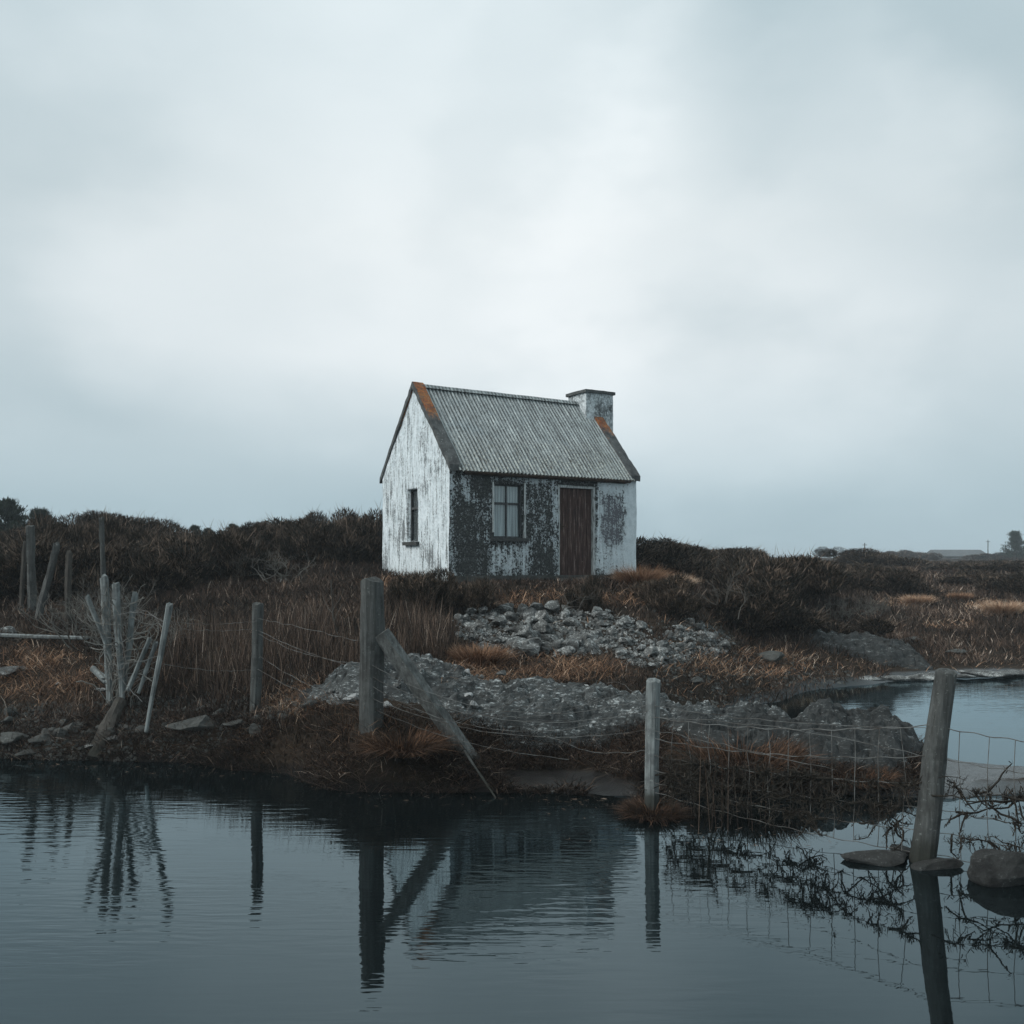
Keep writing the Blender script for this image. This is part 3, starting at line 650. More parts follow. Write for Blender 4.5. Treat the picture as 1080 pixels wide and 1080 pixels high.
# ------------------------------------------------------------------ trees
def conifer(name, hgt, wid, seed, loc, label, bare=.1):
    rr = np.random.default_rng(seed); e = empty(name, loc); tag(e, label, 'tree')
    mb = MB(); mb.tube([(0, 0, -.3), (.02, 0, hgt*.5), (0, .01, hgt*.97)], [hgt*.03, hgt*.02, hgt*.006], 7)
    P = []; AZ = []
    nb = 60
    for k in range(nb):
        f = bare+(1-bare)*(k/nb)**.9; a = rr.uniform(0, 6.28); R = wid*.5*(1-f)**.7*rr.uniform(.55, 1.1)+.05*wid
        d = Vector((math.cos(a), math.sin(a), 0)); b0 = Vector((0, 0, hgt*f)); b1 = b0+d*R+Vector((0, 0, R*.28))
        mb.tube([b0, b1], [hgt*.007, hgt*.003], 4, cap=False)
        m = 90; tt = rr.uniform(.15, 1.05, m)
        q = np.array(b0)[None]+np.outer(tt, np.array(b1-b0))+rr.normal(0, .05*wid, (m, 3))*np.array([1, 1, .5]); P.append(q); AZ.append(a+rr.normal(0, .7, m))
    P = np.concatenate(P); AZ = np.concatenate(AZ); n = len(P)
    o = mb.build('trunk', MAT['dark_wood'], e)
    link('crown', blade_mesh('crown', P, rr.uniform(.05, .12, n)*wid*.9, np.full(n, wid*.018), AZ, rr.uniform(.2, 1, n), rr.uniform(-.2, .2, n), rr.uniform(.1, .9, n)), MAT['needle'], e)
def placed(px, Yb): X_ = (px-540)/F*Yb; return (X_, Yb, gz(X_, Yb))
conifer('pine_tree', 3.5, 3.2, 1, placed(1070, 112), 'dark pine tree on the horizon at the far right edge')
conifer('pine_tree', 2.4, 2.4, 2, placed(1092, 118), 'second pine half cut off by the right edge of the frame')
conifer('pine_tree', 1.75, 2.0, 3, placed(8, 34), 'tall dark pine at the left edge of the frame')
conifer('pine_tree', 1.5, 1.7, 4, placed(42, 36), 'bushy pine right of the one at the left edge')
conifer('pine_tree', 1.3, 1.3, 5, placed(-25, 33), 'pine just outside the left edge')
conifer('small_pine', .95, .8, 6, placed(206, 32), 'tiny pine in the dip of the skyline, leftmost of three')
conifer('small_pine', .85, .8, 7, placed(219, 32.5), 'tiny pine in the dip of the skyline, middle of three')
conifer('small_pine', .95, .8, 8, placed(245, 32), 'tiny pine in the dip of the skyline, rightmost of three')
e = empty('wind_bent_tree', placed(876, 40)); tag(e, 'lone small flat-topped tree on the skyline right of the hut', 'tree')
mb = twigs([((0, 0, -.2), (.1, 0, 1))], 2, .35, .05, .15, 4); tinted(mb.build('trunk', MAT['dark_wood'], e), .2)
c_ = link('crown', bush_mesh('crown', 5000, 31, .35, .14, 7, .3), MAT['gorse'], e, (.1, 0, .55)); c_.scale = (.75, .6, .42)

# ------------------------------------------------------------------ far building and poles
B = placed(1008, 140); fb = empty('far_cottage', (B[0], B[1], 2.55), .1); tag(fb, 'low grey-roofed cottage on the far hill at the right', 'cottage')
mb = MB(); mb.box(-3.9, 3.9, -2.4, 2.4, -2.0, .35); o = mb.build('wall', rock('far_wall', (.2, .21, .21), (.3, .31, .31), (.4, .42, .42)), fb)
mb = MB(); mb.add([(-4.1, -2.7, .3), (4.1, -2.7, .3), (4.1, 0, 1.35), (-4.1, 0, 1.35), (4.1, 2.7, .3), (-4.1, 2.7, .3)], [(0, 1, 2, 3), (3, 2, 4, 5), (0, 3, 5), (1, 4, 2)])
t = material('slate'); t.put(t.b.inputs['Base Color'], t.ramp(t.noise(t.obj, 3), [(.4, (.08, .09, .095)), (.7, (.14, .155, .16))])); MAT['slate'] = t.m
mb.build('roof', MAT['slate'], fb)
for wx in (-2.6, 0, 2.6):
    mb = MB(); mb.box(wx-.4, wx+.4, -2.44, -2.36, -.7, .1); mb.build('window', MAT['frame'], fb)
def pole(px, Yb, hgt, lab):
    p = placed(px, Yb); mb = MB(); mb.tube([(0, 0, -.5), (0, 0, hgt)], [.075, .055], 8); mb.box(-.3, .3, -.03, .03, hgt-.30, hgt-.24)
    tag(mb.build('utility_pole', MAT['dark_wood'], None, p), lab, 'pole')
pole(1042, 135, 2.9, 'utility pole on the far hill between the cottage and the pine')
pole(912, 120, 2.3, 'thin utility pole on the skyline behind the domed bush')

# ------------------------------------------------------------------ stones
def stone_mesh(seed, sub=3, flat=.65):
    rr = random.Random(seed); bm = bmesh.new(); bmesh.ops.create_icosphere(bm, subdivisions=sub, radius=.5)
    pl = [(Vector((rr.gauss(0, 1), rr.gauss(0, 1), rr.gauss(0, 1))).normalized(), rr.uniform(.20, .38)) for _ in range(11)]
    off = Vector((seed*3.1, 0, 0))
    for v in bm.verts:
        p = v.co.copy()
        for n_, d in pl:
            k = p.dot(n_)-d
            if k > 0: p -= n_*k*.92
        p += .03*mn.noise_vector(p*3+off)+.022*mn.noise_vector(p*11+off)
        p.z *= flat; v.co = p
    me = bpy.data.meshes.new('stone'); bm.to_mesh(me); bm.free()
    return me
STONE = [stone_mesh(i, 3, .55+.06*(i % 4)) for i in range(8)]
SM = {}
def stone(px, Yb, sx, label, group=None, mat='stone', i=None, sc=None, sink=.3, name='stone', z_=None):
    i = random.randrange(8) if i is None else i
    if (i, mat) not in SM:
        m = STONE[i].copy(); m.materials.append(MAT[mat]); SM[(i, mat)] = m
    X_ = (px-540)/F*Yb; zz = gz(X_, Yb) if z_ is None else z_
    o = bpy.data.objects.new(name, SM[(i, mat)]); COL.objects.link(o)
    s = (sx, sx, sx) if sc is None else tuple(sx*a for a in sc)
    o.scale = s; o.location = (X_, Yb, zz+s[2]*.5*(.6)*(1-2*sink))
    o.rotation_euler = (random.uniform(-.35, .35), random.uniform(-.35, .35), random.uniform(0, 6.28)) if sc is None else (random.uniform(-.1, .1), random.uniform(-.1, .1), random.uniform(-.3, .3))
    return tag(o, label, 'stone', group)
cnt = 0
while cnt < 298:
    uu = random.uniform(465, 785); Yb = random.uniform(11.6, 15.2); X_ = (uu-540)/F*Yb; p_ = HZ+F*(H-gz(X_, Yb))/Yb
    if max(float(ell(np.array([uu]), np.array([p_]), c)[0]) for c in RUBBLE) < random.uniform(.05, .6): continue
    s_ = random.choice([.07, .08, .10, .12, .15, .20, .28])*random.uniform(.75, 1.25)*(1.1 if uu < 640 else .85)
    stone(uu, Yb, s_, 'angular grey stone in the tumbled rubble below the hut', 'stones of the rubble below the hut', name='rubble_stone', sink=random.uniform(-.1, .3)); cnt += 1
for px, Yb, s_, sc, mat, lab in [
  (208, 9.75, .75, (1, .9, .4), 'bank_stone', 'large flat grey slab on the bank right of the leaning pale pole'),
  (250, 9.6, .35, (1, .8, .5), 'bank_stone', 'grey stone right of the large flat slab on the bank'),
  (12, 9.75, .42, (1, .8, .6), 'bank_stone', 'dark stone at the waterline on the left edge'),
  (43, 9.72, .3, (1, .8, .7), 'bank_stone', 'grey wedge stone second from the left edge by the water'),
  (74, 9.9, .3, (1, .8, .9), 'bank_stone', 'upright grey stone left of the fallen log'),
  (28, 9.6, .28, (1, .8, .4), 'bank_stone', 'flat low stone touching the water below the wedge stone'),
  (119, 9.66, .24, (1, .8, .6), 'stone', 'pale stone at the foot of the fallen log by the water'),
  (96, 9.62, .2, (1, .8, .4), 'stone', 'small pale stone left of the log foot'),
  (10, 11.6, .55, (1, .8, .5), 'stone', 'pale lichened boulder in the orange grass at the left edge'),
  (6, 13.2, .4, (1, .8, .7), 'stone', 'pale stone behind the fallen rail at the left edge'),
  (105, 10.9, .16, (1, .7, .6), 'white_stone', 'small white stone right of the orange grass'),
  (62, 11.2, .1, (1, .7, .6), 'white_stone', 'tiny white stone in the middle of the orange grass'),
  (372, 9.3, .22, (1, .8, .8), 'white_stone', 'white stone left of the foot of the thick post'),
  (378, 9.7, .16, (1, .8, .8), 'white_stone', 'white stone behind the thick post on its left'),
  (407, 9.0, .19, (1, .8, .8), 'white_stone', 'white stone right of the foot of the thick post'),
  (366, 9.9, .12, (1, .8, .8), 'white_stone', 'tiny white stone above the other white stones left of the post'),
  (612, 10.5, .42, (1, .7, .7), 'white_stone', 'bright white boulder on the middle rock outcrop'),
  (596, 10.4, .2, (1, .7, .7), 'stone', 'grey stone left of the bright white boulder'),
  (635, 10.4, .2, (1, .7, .6), 'stone', 'grey stone right of the bright white boulder'),
  (787, 13.1, .17, (1, .7, .8), 'white_stone', 'lone pale stone at the edge of the dark inlet'),
  (735, 12.6, .3, (1, .7, .7), 'bank_stone', 'dark stone at the inlet edge below the rubble'),
  (757, 12.9, .16, (1, .7, .6), 'stone', 'small grey stone left of the lone pale stone'),
  (813, 15.4, .5, (1.2, .7, .8), 'bank_stone', 'grey boulder in the orange grass by the inlet'),
  (568, 8.25, .17, (1, .8, .6), 'bank_stone', 'rounded stone at the waterline right of the brace foot'),
  (583, 8.2, .07, (1, .8, .6), 'white_stone', 'tiny white pebble beside the rounded waterline stone'),
  (300, 17.8, .3, (1, .7, .8), 'white_stone', 'pale stone high in the gorse left of the hut'),
  (960, 18.6, .5, (1.6, .8, .5), 'bank_stone', 'flat grey rock on the far shore of the inlet'),
  (1010, 17.6, .4, (1.6, .8, .4), 'bank_stone', 'low grey rock on the far shore behind the leaning post')]:
    stone(px, Yb, s_, lab, None, mat, sc=sc, sink=.2, name='boulder' if s_ > .38 else 'stone')
for px, yb, s_ in [(890, 15.55, .5), (915, 15.7, .75), (945, 15.85, .6), (978, 15.95, .85), (1012, 16.05, .6), (1040, 16.2, .9), (1072, 16.5, .8), (1100, 16.7, .7)]:
    stone(px, yb, s_, 'long flat slab in the row of pale slabs edging the far side of the inlet', 'flat slabs edging the far side of the inlet', 'stone', sc=(1.35, .5, .26), sink=.3, z_=.03)
stone(1068, 5.95, .72, 'large dark boulder standing in the water at the right edge', None, 'wet_stone', 1, (.9, .8, .72), .30, 'boulder', 0.0)
stone(925, 6.33, .6, 'flat dark rock in the water left of the leaning post foot', None, 'wet_stone', 2, (1.05, .5, .34), .52, 'stone', 0)
stone(990, 6.2, .4, 'low wet rock between the leaning post and the large boulder', None, 'wet_stone', 3, (1.1, .6, .5), .5, 'stone', 0)
stone(955, 6.5, .3, 'small wet rock touching the foot of the leaning post', None, 'wet_stone', 5, (1.1, .6, .6), .45, 'stone', 0)

for k in range(70):
    uu = random.uniform(-60, 330); yb = (9.75 if uu < 240 else 9.4)+abs(random.gauss(0, .22))
    stone(uu, yb, random.uniform(.07, .22), 'small grey stone in the dark strip along the left waterline', 'small stones along the left waterline', 'bank_stone', name='stone', sink=random.uniform(0, .35))
for k in range(80):
    uu = random.uniform(345, 840); yb = random.uniform(9.2, 10.4)
    stone(uu, yb, random.uniform(.05, .14), 'small loose pale stone lying on the near rock outcrops', 'loose stones on the near rock outcrops', random.choice(['stone', 'stone', 'white_stone']), name='stone', sink=-.2, z_=gz((uu-540)/F*yb, yb)+.07)
# uncountable shards between the stones and over the rocks
def shards(n, u0, u1, y0, y1, lst, smax, lab, mat, lift, zmin=.0):
    u = rng.uniform(u0, u1, n); Y = rng.uniform(y0, y1, n); x = (u-540)/F*Y; z = ground(x, Y); py = HZ+F*(H-z)/Y
    k = (rng.uniform(size=n) < infl(u, py, lst)*1.3) & (z > zmin) if lst else z > zmin
    x, Y, z = x[k], Y[k], z[k]; n = len(x)
    B = np.array([(1, 0, -.3), (-.5, .87, -.3), (-.5, -.87, -.3), (.35, .2, .5), (-.4, .1, .45)])
    Fc = np.array([(0, 1, 3), (1, 4, 3), (1, 2, 4), (2, 0, 3), (2, 3, 4), (0, 2, 1)])
    sc = smax*rng.uniform(.15, 1, n)**1.8; a = rng.uniform(0, 6.28, n)
    V = B[None]*(1+rng.normal(0, .25, (n, 5, 3)))*sc[:, None, None]
    ca, sa = np.cos(a)[:, None], np.sin(a)[:, None]
    V = np.stack([V[..., 0]*ca-V[..., 1]*sa+x[:, None], V[..., 0]*sa+V[..., 1]*ca+Y[:, None], V[..., 2]+z[:, None]+lift], -1)
    me = bpy.data.meshes.new('gravel'); me.from_pydata(V.reshape(-1, 3).tolist(), [], (Fc[None]+np.arange(n)[:, None, None]*5).reshape(-1, 3).tolist())
    tag(link('gravel', me, MAT[mat]), lab, 'gravel', kind='stuff')
shards(16000, 440, 800, 11.4, 15.6, RUBBLE, .05, 'broken grey shards filling the gaps of the rubble below the hut', 'stone', .01)
shards(9000, -100, 330, 9.45, 10.6, None, .035, 'small grey shards scattered along the left waterline', 'bank_stone', .005)
shards(2500, 690, 900, 11.8, 16, None, .05, 'small shards on the bare peat beside the inlet', 'bank_stone', .005, .02)
n = 420; u = np.concatenate([rng.uniform(20, 880, 260), rng.normal(800, 90, 160)]); Y = np.concatenate([np.interp(u[:260], [0, 250, 392, 640, 880], [9.4, 9.1, 8.1, 7.95, 8.0])-np.abs(rng.normal(0, .18, 260)), rng.uniform(6.6, 7.9, 160)]); x = (u-540)/F*Y
me = blade_mesh('floating_straw', np.stack([x, Y, np.full(n, .006)], -1), rng.uniform(.015, .05, n), rng.uniform(.002, .005, n), rng.uniform(0, 6.28, n), np.full(n, 1.0), np.full(n, .36), rng.uniform(.1, .9, n))
for v in me.vertices: v.co.z = .004+.002*(v.index % 3)
tag(link('floating_straw', me, MAT['heath']), 'loose straws and scum floating along the near bank and under the mesh', 'straw', kind='stuff')
# rock outcrops: craggy bedrock humps with thickness, standing on the ground
def outcrop(pts_u, Yc, dY, hgt, label, seed, mat='outcrop', rag=1.0):
    u0, u1 = pts_u; uc = (u0+u1)/2; cx = (uc-540)/F*Yc; wx = (u1-u0)/F*Yc/2
    st = .025; nx, ny = int(2*wx/st), int(2*dY/st); vs = []; base = gz(cx, Yc)-.25
    for j in range(ny+1):
        for i in range(nx+1):
            a = -1+2*i/nx; b = -1+2*j/ny; X_ = cx+a*wx; Y_ = Yc+b*dY
            wob = .25*mn.noise(Vector((a*2.2, b*2.2, seed)))
            r = (abs(a)**2.6+abs(b)**2.6)**(1/2.6)+wob
            p = Vector((X_, Y_, seed*1.7))
            e = max(0, min(1, (1-r)*2.6)); e = e*e*(3-2*e)
            cr = mn.ridged_multi_fractal(p*1.6, .9, 2.1, 5, 1.0, 2.0)*.075+mn.noise(p*1.1)*.10+mn.noise(p*9)*.034+mn.noise(p*21)*.022
            vd, vp = mn.voronoi(Vector((p.x*4.2, p.y*6.5, seed))+.35*mn.noise_vector(p*3))
            cr = cr*1.25-.05*math.exp(-(vd[1]-vd[0])*11)+.04*(mn.cell(vp[0]*1.7)-.5)+.03*vd[0]
            # bedding steps
            stp = (math.floor((Y_*2.2+mn.noise(p*1.2)*1.3)*1.0) % 3)*.035
            z_ = gz(X_, Y_)-.07+e*(hgt+(cr+stp-.06)*rag) if e > 0 else gz(X_, Y_)-.2
            vs.append((X_-cx, Y_-Yc, z_-base))
    fs = [(j*(nx+1)+i, j*(nx+1)+i+1, (j+1)*(nx+1)+i+1, (j+1)*(nx+1)+i) for j in range(ny) for i in range(nx)]
    n0 = len(vs); rim = [i for i in range(nx+1)]+[j*(nx+1)+nx for j in range(1, ny+1)]+[ny*(nx+1)+i for i in range(nx-1, -1, -1)]+[j*(nx+1) for j in range(ny-1, 0, -1)]
    vs += [(vs[k][0], vs[k][1], vs[k][2]-.25) for k in rim]; m = len(rim)
    fs += [(rim[k], n0+k, n0+(k+1) % m, rim[(k+1) % m]) for k in range(m)]; fs.append(tuple(n0+k for k in range(m)))
    mb = MB(); mb.add(vs, fs); o = mb.build('rock_outcrop', MAT[mat], None, (cx, Yc, base)); tag(o, label, 'rock')
outcrop((318, 520), 10.0, .8, .15, 'grey lichened rock outcrop behind the thick post and its brace', 1)
outcrop((430, 730), 9.7, .9, .15, 'long craggy grey rock outcrop in the middle of the near bank', 2)
outcrop((650, 850), 9.45, .7, .16, 'grey rock outcrop behind the short post', 3)
outcrop((705, 850), 8.9, .45, .17, 'dark wet rock shelf under the mesh right of the short post', 7, 'outcrop_dark')
outcrop((820, 965), 8.8, .45, .17, 'dark wet rock shelf under the mesh left of the leaning post', 8, 'outcrop_dark')
outcrop((838, 992), 9.3, .55, .14, 'low dark rock hump at the tip of the spit left of the leaning post', 4, 'outcrop_dark')
outcrop((770, 920), 9.3, .55, .13, 'low grey rock joining the near outcrops to the dark hump', 5, 'outcrop_dark')
outcrop((845, 985), 17.2, .8, .20, 'grey rock ledge on the far side of the inlet', 6, 'outcrop_dark')

# ------------------------------------------------------------------ posts, stakes and rails
def post(name, p0, p1, r0, r1, label, cat='post', mat='post', seg=12, rough=.12, group=None, parent=None, flat_top=True):
    p0 = Vector(p0); p1 = Vector(p1); d = p1-p0; mb = MB(); n = max(6, int(d.length/.05)); pts = []; rs = []
    for k in range(n+1):
        f = k/n; pts.append(d*f+Vector((.012*math.sin(f*5+p0.x*7), .01*math.cos(f*4+p0.x*3), 0))*d.length*.6*f*(1-f)*2); rs.append(r0+(r1-r0)*f)
    pts.append(d*1.004+Vector((0, 0, .002))); rs.append(r1*.75); pts.append(d*1.008+Vector((0, 0, .006))); rs.append(r1*.3)
    mb.tube(pts, rs, seg, rough)
    if name != 'rail' and r1 > .018:
        jag = (.5 if name == 'stake' or r1 < .055 else .12)*1.6
        k0 = (n-1)*seg
        for q in range(k0, len(mb.v)):
            v = Vector(mb.v[q]); a_ = (v-d)*(1/r1); off = jag*r1*(mn.noise(Vector((a_.x*1.4+p0.x*9, a_.y*1.4, p0.y)))*2.2-.4)
            mb.v[q] = tuple(v+d.normalized()*off*(.3 if q < k0+seg else 1))
    o = mb.build(name, MAT[mat], parent, p0)
    return tag(o, label, cat, group) if label else o
PA0, PA1 = at(392, 765, 8.6), at(392.5, 613, 8.6); PA0.z -= .3
pa = post('fence_post', PA0, PA1, .118, .112, 'thick weathered strainer post with a diagonal brace, tallest on the near bank', rough=.10, seg=16)
b0, b1 = at(402, 668, 8.5), at(490, 792, 8.62)
d = (b1-b0).normalized(); mb = MB(); zax = d; xax = Vector((0, 1, 0)).cross(zax).normalized(); yax = zax.cross(xax)
Mx = Matrix(((xax.x, yax.x, zax.x, 0), (xax.y, yax.y, zax.y, 0), (xax.z, yax.z, zax.z, 0), (0, 0, 0, 1)))
MR = Matrix.Rotation(math.radians(38), 4, 'Z')
mb.box(-.075, .075, -.045, .045, 0, (b1-b0).length*1.12, .06, .006, Mx @ MR)
br = mb.build('brace', wood('brace_wood', (.03, .032, .031), (.17, .18, .175), .5), pa, b0-PA0)
post('stick', at(490, 792, 8.45), at(523, 842, 8.0), .014, .009, 'thin bare stick running from the brace foot down into the water', 'stick', 'post', 6, .3)
PB0, PB1 = at(269, 728, 9.85), at(272, 637, 9.85); PB0.z -= .25
post('fence_post', PB0, PB1, .064, .060, 'round grey fence post standing alone in the reeds', seg=12, mat='pale_wood' if False else 'post')
PC0, PC1 = at(687, 870, 7.56), at(689, 717, 7.56)
post('fence_post', PC0, PC1, .062, .060, 'short pale round post at the start of the sagging sheep mesh', mat='pale_wood', rough=.08)
PD0, PD1 = at(969, 935, 6.3), at(998, 708, 6.3)
post('fence_post', PD0, PD1, .088, .070, 'tall round post leaning right with its foot in the water', rough=.08, seg=16)
PE0, PE1 = at(1290, 960, 5.6), at(1300, 740, 5.6)
post('fence_post', PE0, PE1, .08, .07, 'next fence post outside the right edge')
PF0, PF1 = at(154, 772, 9.6), at(179, 638, 9.6)
post('stake', PF0, PF1, .022, .036, 'long pale pole leaning right at the waterline beside the bundle of stakes', 'stake', 'pale_wood', 7, .15)
# bundle of broken stakes
G3 = 10.3
for (a, b, r0, r1, lab) in [
  ((116, 738), (110, 608), .035, .05, 'pale square-ended stake, tallest on the left of the bundle'),
  ((129, 738), (122, 615), .03, .045, 'pale stake right beside the tallest one in the bundle'),
  ((118, 690), (92, 629), .02, .028, 'short pale stick tilting left out of the bundle'),
  ((126, 745), (143, 625), .03, .034, 'splintered stake leaning right from the bundle'),
  ((126, 735), (139, 672), .03, .028, 'short stake in front of the splintered one'),
  ((135, 722), (158, 673), .025, .03, 'broken stake fanning out right at knee height'),
  ((146, 725), (165, 677), .02, .026, 'thin broken stake closest to the long pale pole'),
  ((122, 748), (133, 690), .04, .02, 'frayed stake stump at the foot of the bundle')]:
    yy = G3+random.uniform(-.18, .12); post('stake', at(a[0], a[1]+6, yy), at(b[0], b[1], yy), r0, r1, lab, 'stake', 'pale_wood' if 'stump' not in lab else 'post', 7, .35)
post('log', at(98, 802, 9.5), at(127, 738, 10.1), .085, .06, 'dark rotten log sloping from the bundle of stakes down to the water', 'log', 'dark_wood', 9, .35)
for a, b, yy, r0, r1, lab, m in [
  ((34, 652), (32, 555), 14.9, .072, .066, 'upright round post, leftmost of the old posts', 'post'),
  ((38, 662), (60, 574), 14, .06, .05, 'old post leaning right, second from the left edge', 'post'),
  ((71, 660), (73, 582), 14, .055, .045, 'dark broken-topped post right of the leaning one', 'dark_wood'),
  ((109, 632), (107, 546), 15.7, .045, .042, 'thin post poking out of the gorse on the skyline', 'post'),
  ((22, 648), (26, 572), 15.3, .035, .032, 'faint thin post behind the leftmost old post', 'dark_wood'),
  ((352, 655), (349, 612), 12.5, .012, .008, 'thin dry rod standing left of the thick post', 'dark_wood')]:
    post('fence_post' if r0 > .02 else 'rod', at(a[0], a[1], yy), at(b[0], b[1], yy), r0, r1, lab, 'post', m, 9, .25)
post('rail', at(-60, 668, 13), at(92, 673, 12.6), .035, .03, 'pale fallen rail lying level behind the orange grass', 'rail', 'pale_wood', 7, .1)
post('stick', at(98, 705, 10.9), at(112, 718, 10.7), .04, .045, 'short white broken stick lying right of the orange grass', 'stick', 'pale_wood', 7, .3)

rr = random.Random(77); mb = MB(); o0 = at(125, 745, G3)
for k in range(150):
    a = at(rr.gauss(126, 8), rr.uniform(640, 750), G3-.05+rr.gauss(0, .08))-o0; d_ = Vector((rr.gauss(.1, .35), rr.gauss(0, .2), rr.uniform(.3, 1))).normalized(); pts = [a]; Ln = rr.uniform(.12, .5)
    for q in range(7):
        d_ = (d_+Vector((rr.gauss(0, .28), rr.gauss(0, .2), rr.gauss(0, .28)))).normalized(); pts.append(pts[-1]+d_*Ln/7)
    mb.tube(pts, rr.choice([.003, .004, .006]), 4, cap=False)
tag(tinted(mb.build('torn_netting', MAT['twig'], None, o0), .62), 'grey torn netting and frayed fibres tangled round the bundle of stakes', 'netting')
# ------------------------------------------------------------------ wires
def sag(p, q, s, n=22, wob=.006, ph=0):
    return [p.lerp(q, k/n)+Vector((0, 0, -s*4*(k/n)*(1-k/n)+wob*2.2*mn.noise(Vector((k*.55, ph*5, q.x))))) for k in range(n+1)]
def strands(lst, lab, r=.0021):
    o0 = Vector(lst[0][0]); mb = MB()
    for i, (p, q, s) in enumerate(lst): mb.tube([v-o0 for v in sag(p, q, s, 24, .008, i*1.7)], r, 4, cap=False)
    tag(mb.build('wire_strands', MAT['wire'], None, o0), lab, 'wire')
Bq = lambda y: at(272, y, 9.8); Aq = lambda y: at(390, y, 8.5); Fq = lambda y: at(172, y, 9.6)
strands([(Fq(655), Bq(655), .03), (Fq(662), Bq(664), .02), (Fq(700), Bq(706), .04)], 'rusty wires between the leaning pale pole and the round post in the reeds')
strands([(Bq(652), Aq(678), .0), (Bq(664), Aq(705), .06), (Bq(668), Aq(700), .08), (Bq(690), Aq(738), .1), (Bq(706), Aq(745), .08)], 'slack rusty wires between the round post and the thick braced post')
Cq = lambda y: at(688, y, 7.52)
strands([(Aq(700), Cq(735), .28), (Aq(712), Cq(748), .25), (Aq(735), Cq(768), .2), (Aq(722), Cq(742), .33), (Aq(745), at(600, 800, 8.2), .1), (at(560, 765, 8.3), Cq(790), .12)], 'tangle of slack wires crossing the rocks between the braced post and the short post')
rr = random.Random(9); strands([(at(rr.uniform(400, 640), rr.uniform(715, 765), rr.uniform(8.5, 9.0)), at(rr.uniform(450, 690), rr.uniform(730, 790), rr.uniform(8.0, 8.9)), rr.uniform(-.1, .16)) for _ in range(12)], 'loose broken wire ends tangled over the middle rock outcrop', .0022)
strands([(at(118, 640, G3), at(133, 700, 10), -.1), (at(92, 650, 10.2), at(150, 650, 10.2), .25), (at(105, 660, 10.2), at(172, 655, 9.7), -.12), (at(100, 700, 10), at(170, 690, 9.8), .05), (at(140, 645, 10), at(175, 668, 9.7), -.1), (at(110, 690, 10), at(150, 740, 9.9), .03)], 'loops of loose wire around the bundle of stakes', .004)
# sheep mesh between short post, leaning post and beyond
def sheep_mesh(P, Q, hs0, hs1, step, s, lab, lean=0):
    P = Vector(P); Q = Vector(Q); mb = MB(); n = 40; Ln = (Q-P).length; rows = []
    for i, (h0, h1) in enumerate(zip(hs0, hs1)):
        pp = [P.lerp(Q, k/n)+Vector((0, lean*(k/n)*(1-k/n), h0+(h1-h0)*k/n-s*(1.0 if i < 2 else .75)*4*(k/n)*(1-k/n)+.006*math.sin(k*1.3+i))) for k in range(n+1)]
        mb.tube([v-P for v in pp], .0034 if i == 0 else .0026, 4, cap=False); rows.append(pp)
    m = int(Ln/step)
    for j in range(1, m):
        f = j/m*n; pts = []
        for r in rows:
            i = min(int(f), n-1); v = r[i].lerp(r[i+1], f-i)+Vector((random.gauss(0, .008), random.gauss(0, .01), 0)); pts.append(v-P)
        mb.tube(pts, .0026, 4, cap=False)
    tag(mb.build('wire_mesh', MAT['wire'], None, P), lab, 'wire fence'); return rows
base = lambda px, Y_: Vector(((px-540)/F*Y_, Y_, 0))
hC = [.80, .62, .48, .36, .26, .18]; hD = [.955, .74, .55, .38, .22, .06]; hE = [.95, .74, .55, .38, .22, .06]
r1 = sheep_mesh(base(690, 7.5), base(978, 6.28), hC, hD, .155, .06, 'sagging sheep mesh between the short post and the leaning post')
strands([(at(690, 745, 7.5), at(985, 768, 6.28), .04), (at(690, 757, 7.5), at(985, 800, 6.28), -.06), (at(690, 770, 7.5), at(880, 812, 6.7), .0)], 'loose top strands over the sheep mesh between the short post and the leaning post')
r2 = sheep_mesh(base(985, 6.28), base(1295, 5.6), hD, hE, .155, .07, 'sheep mesh running right from the leaning post out of the frame')
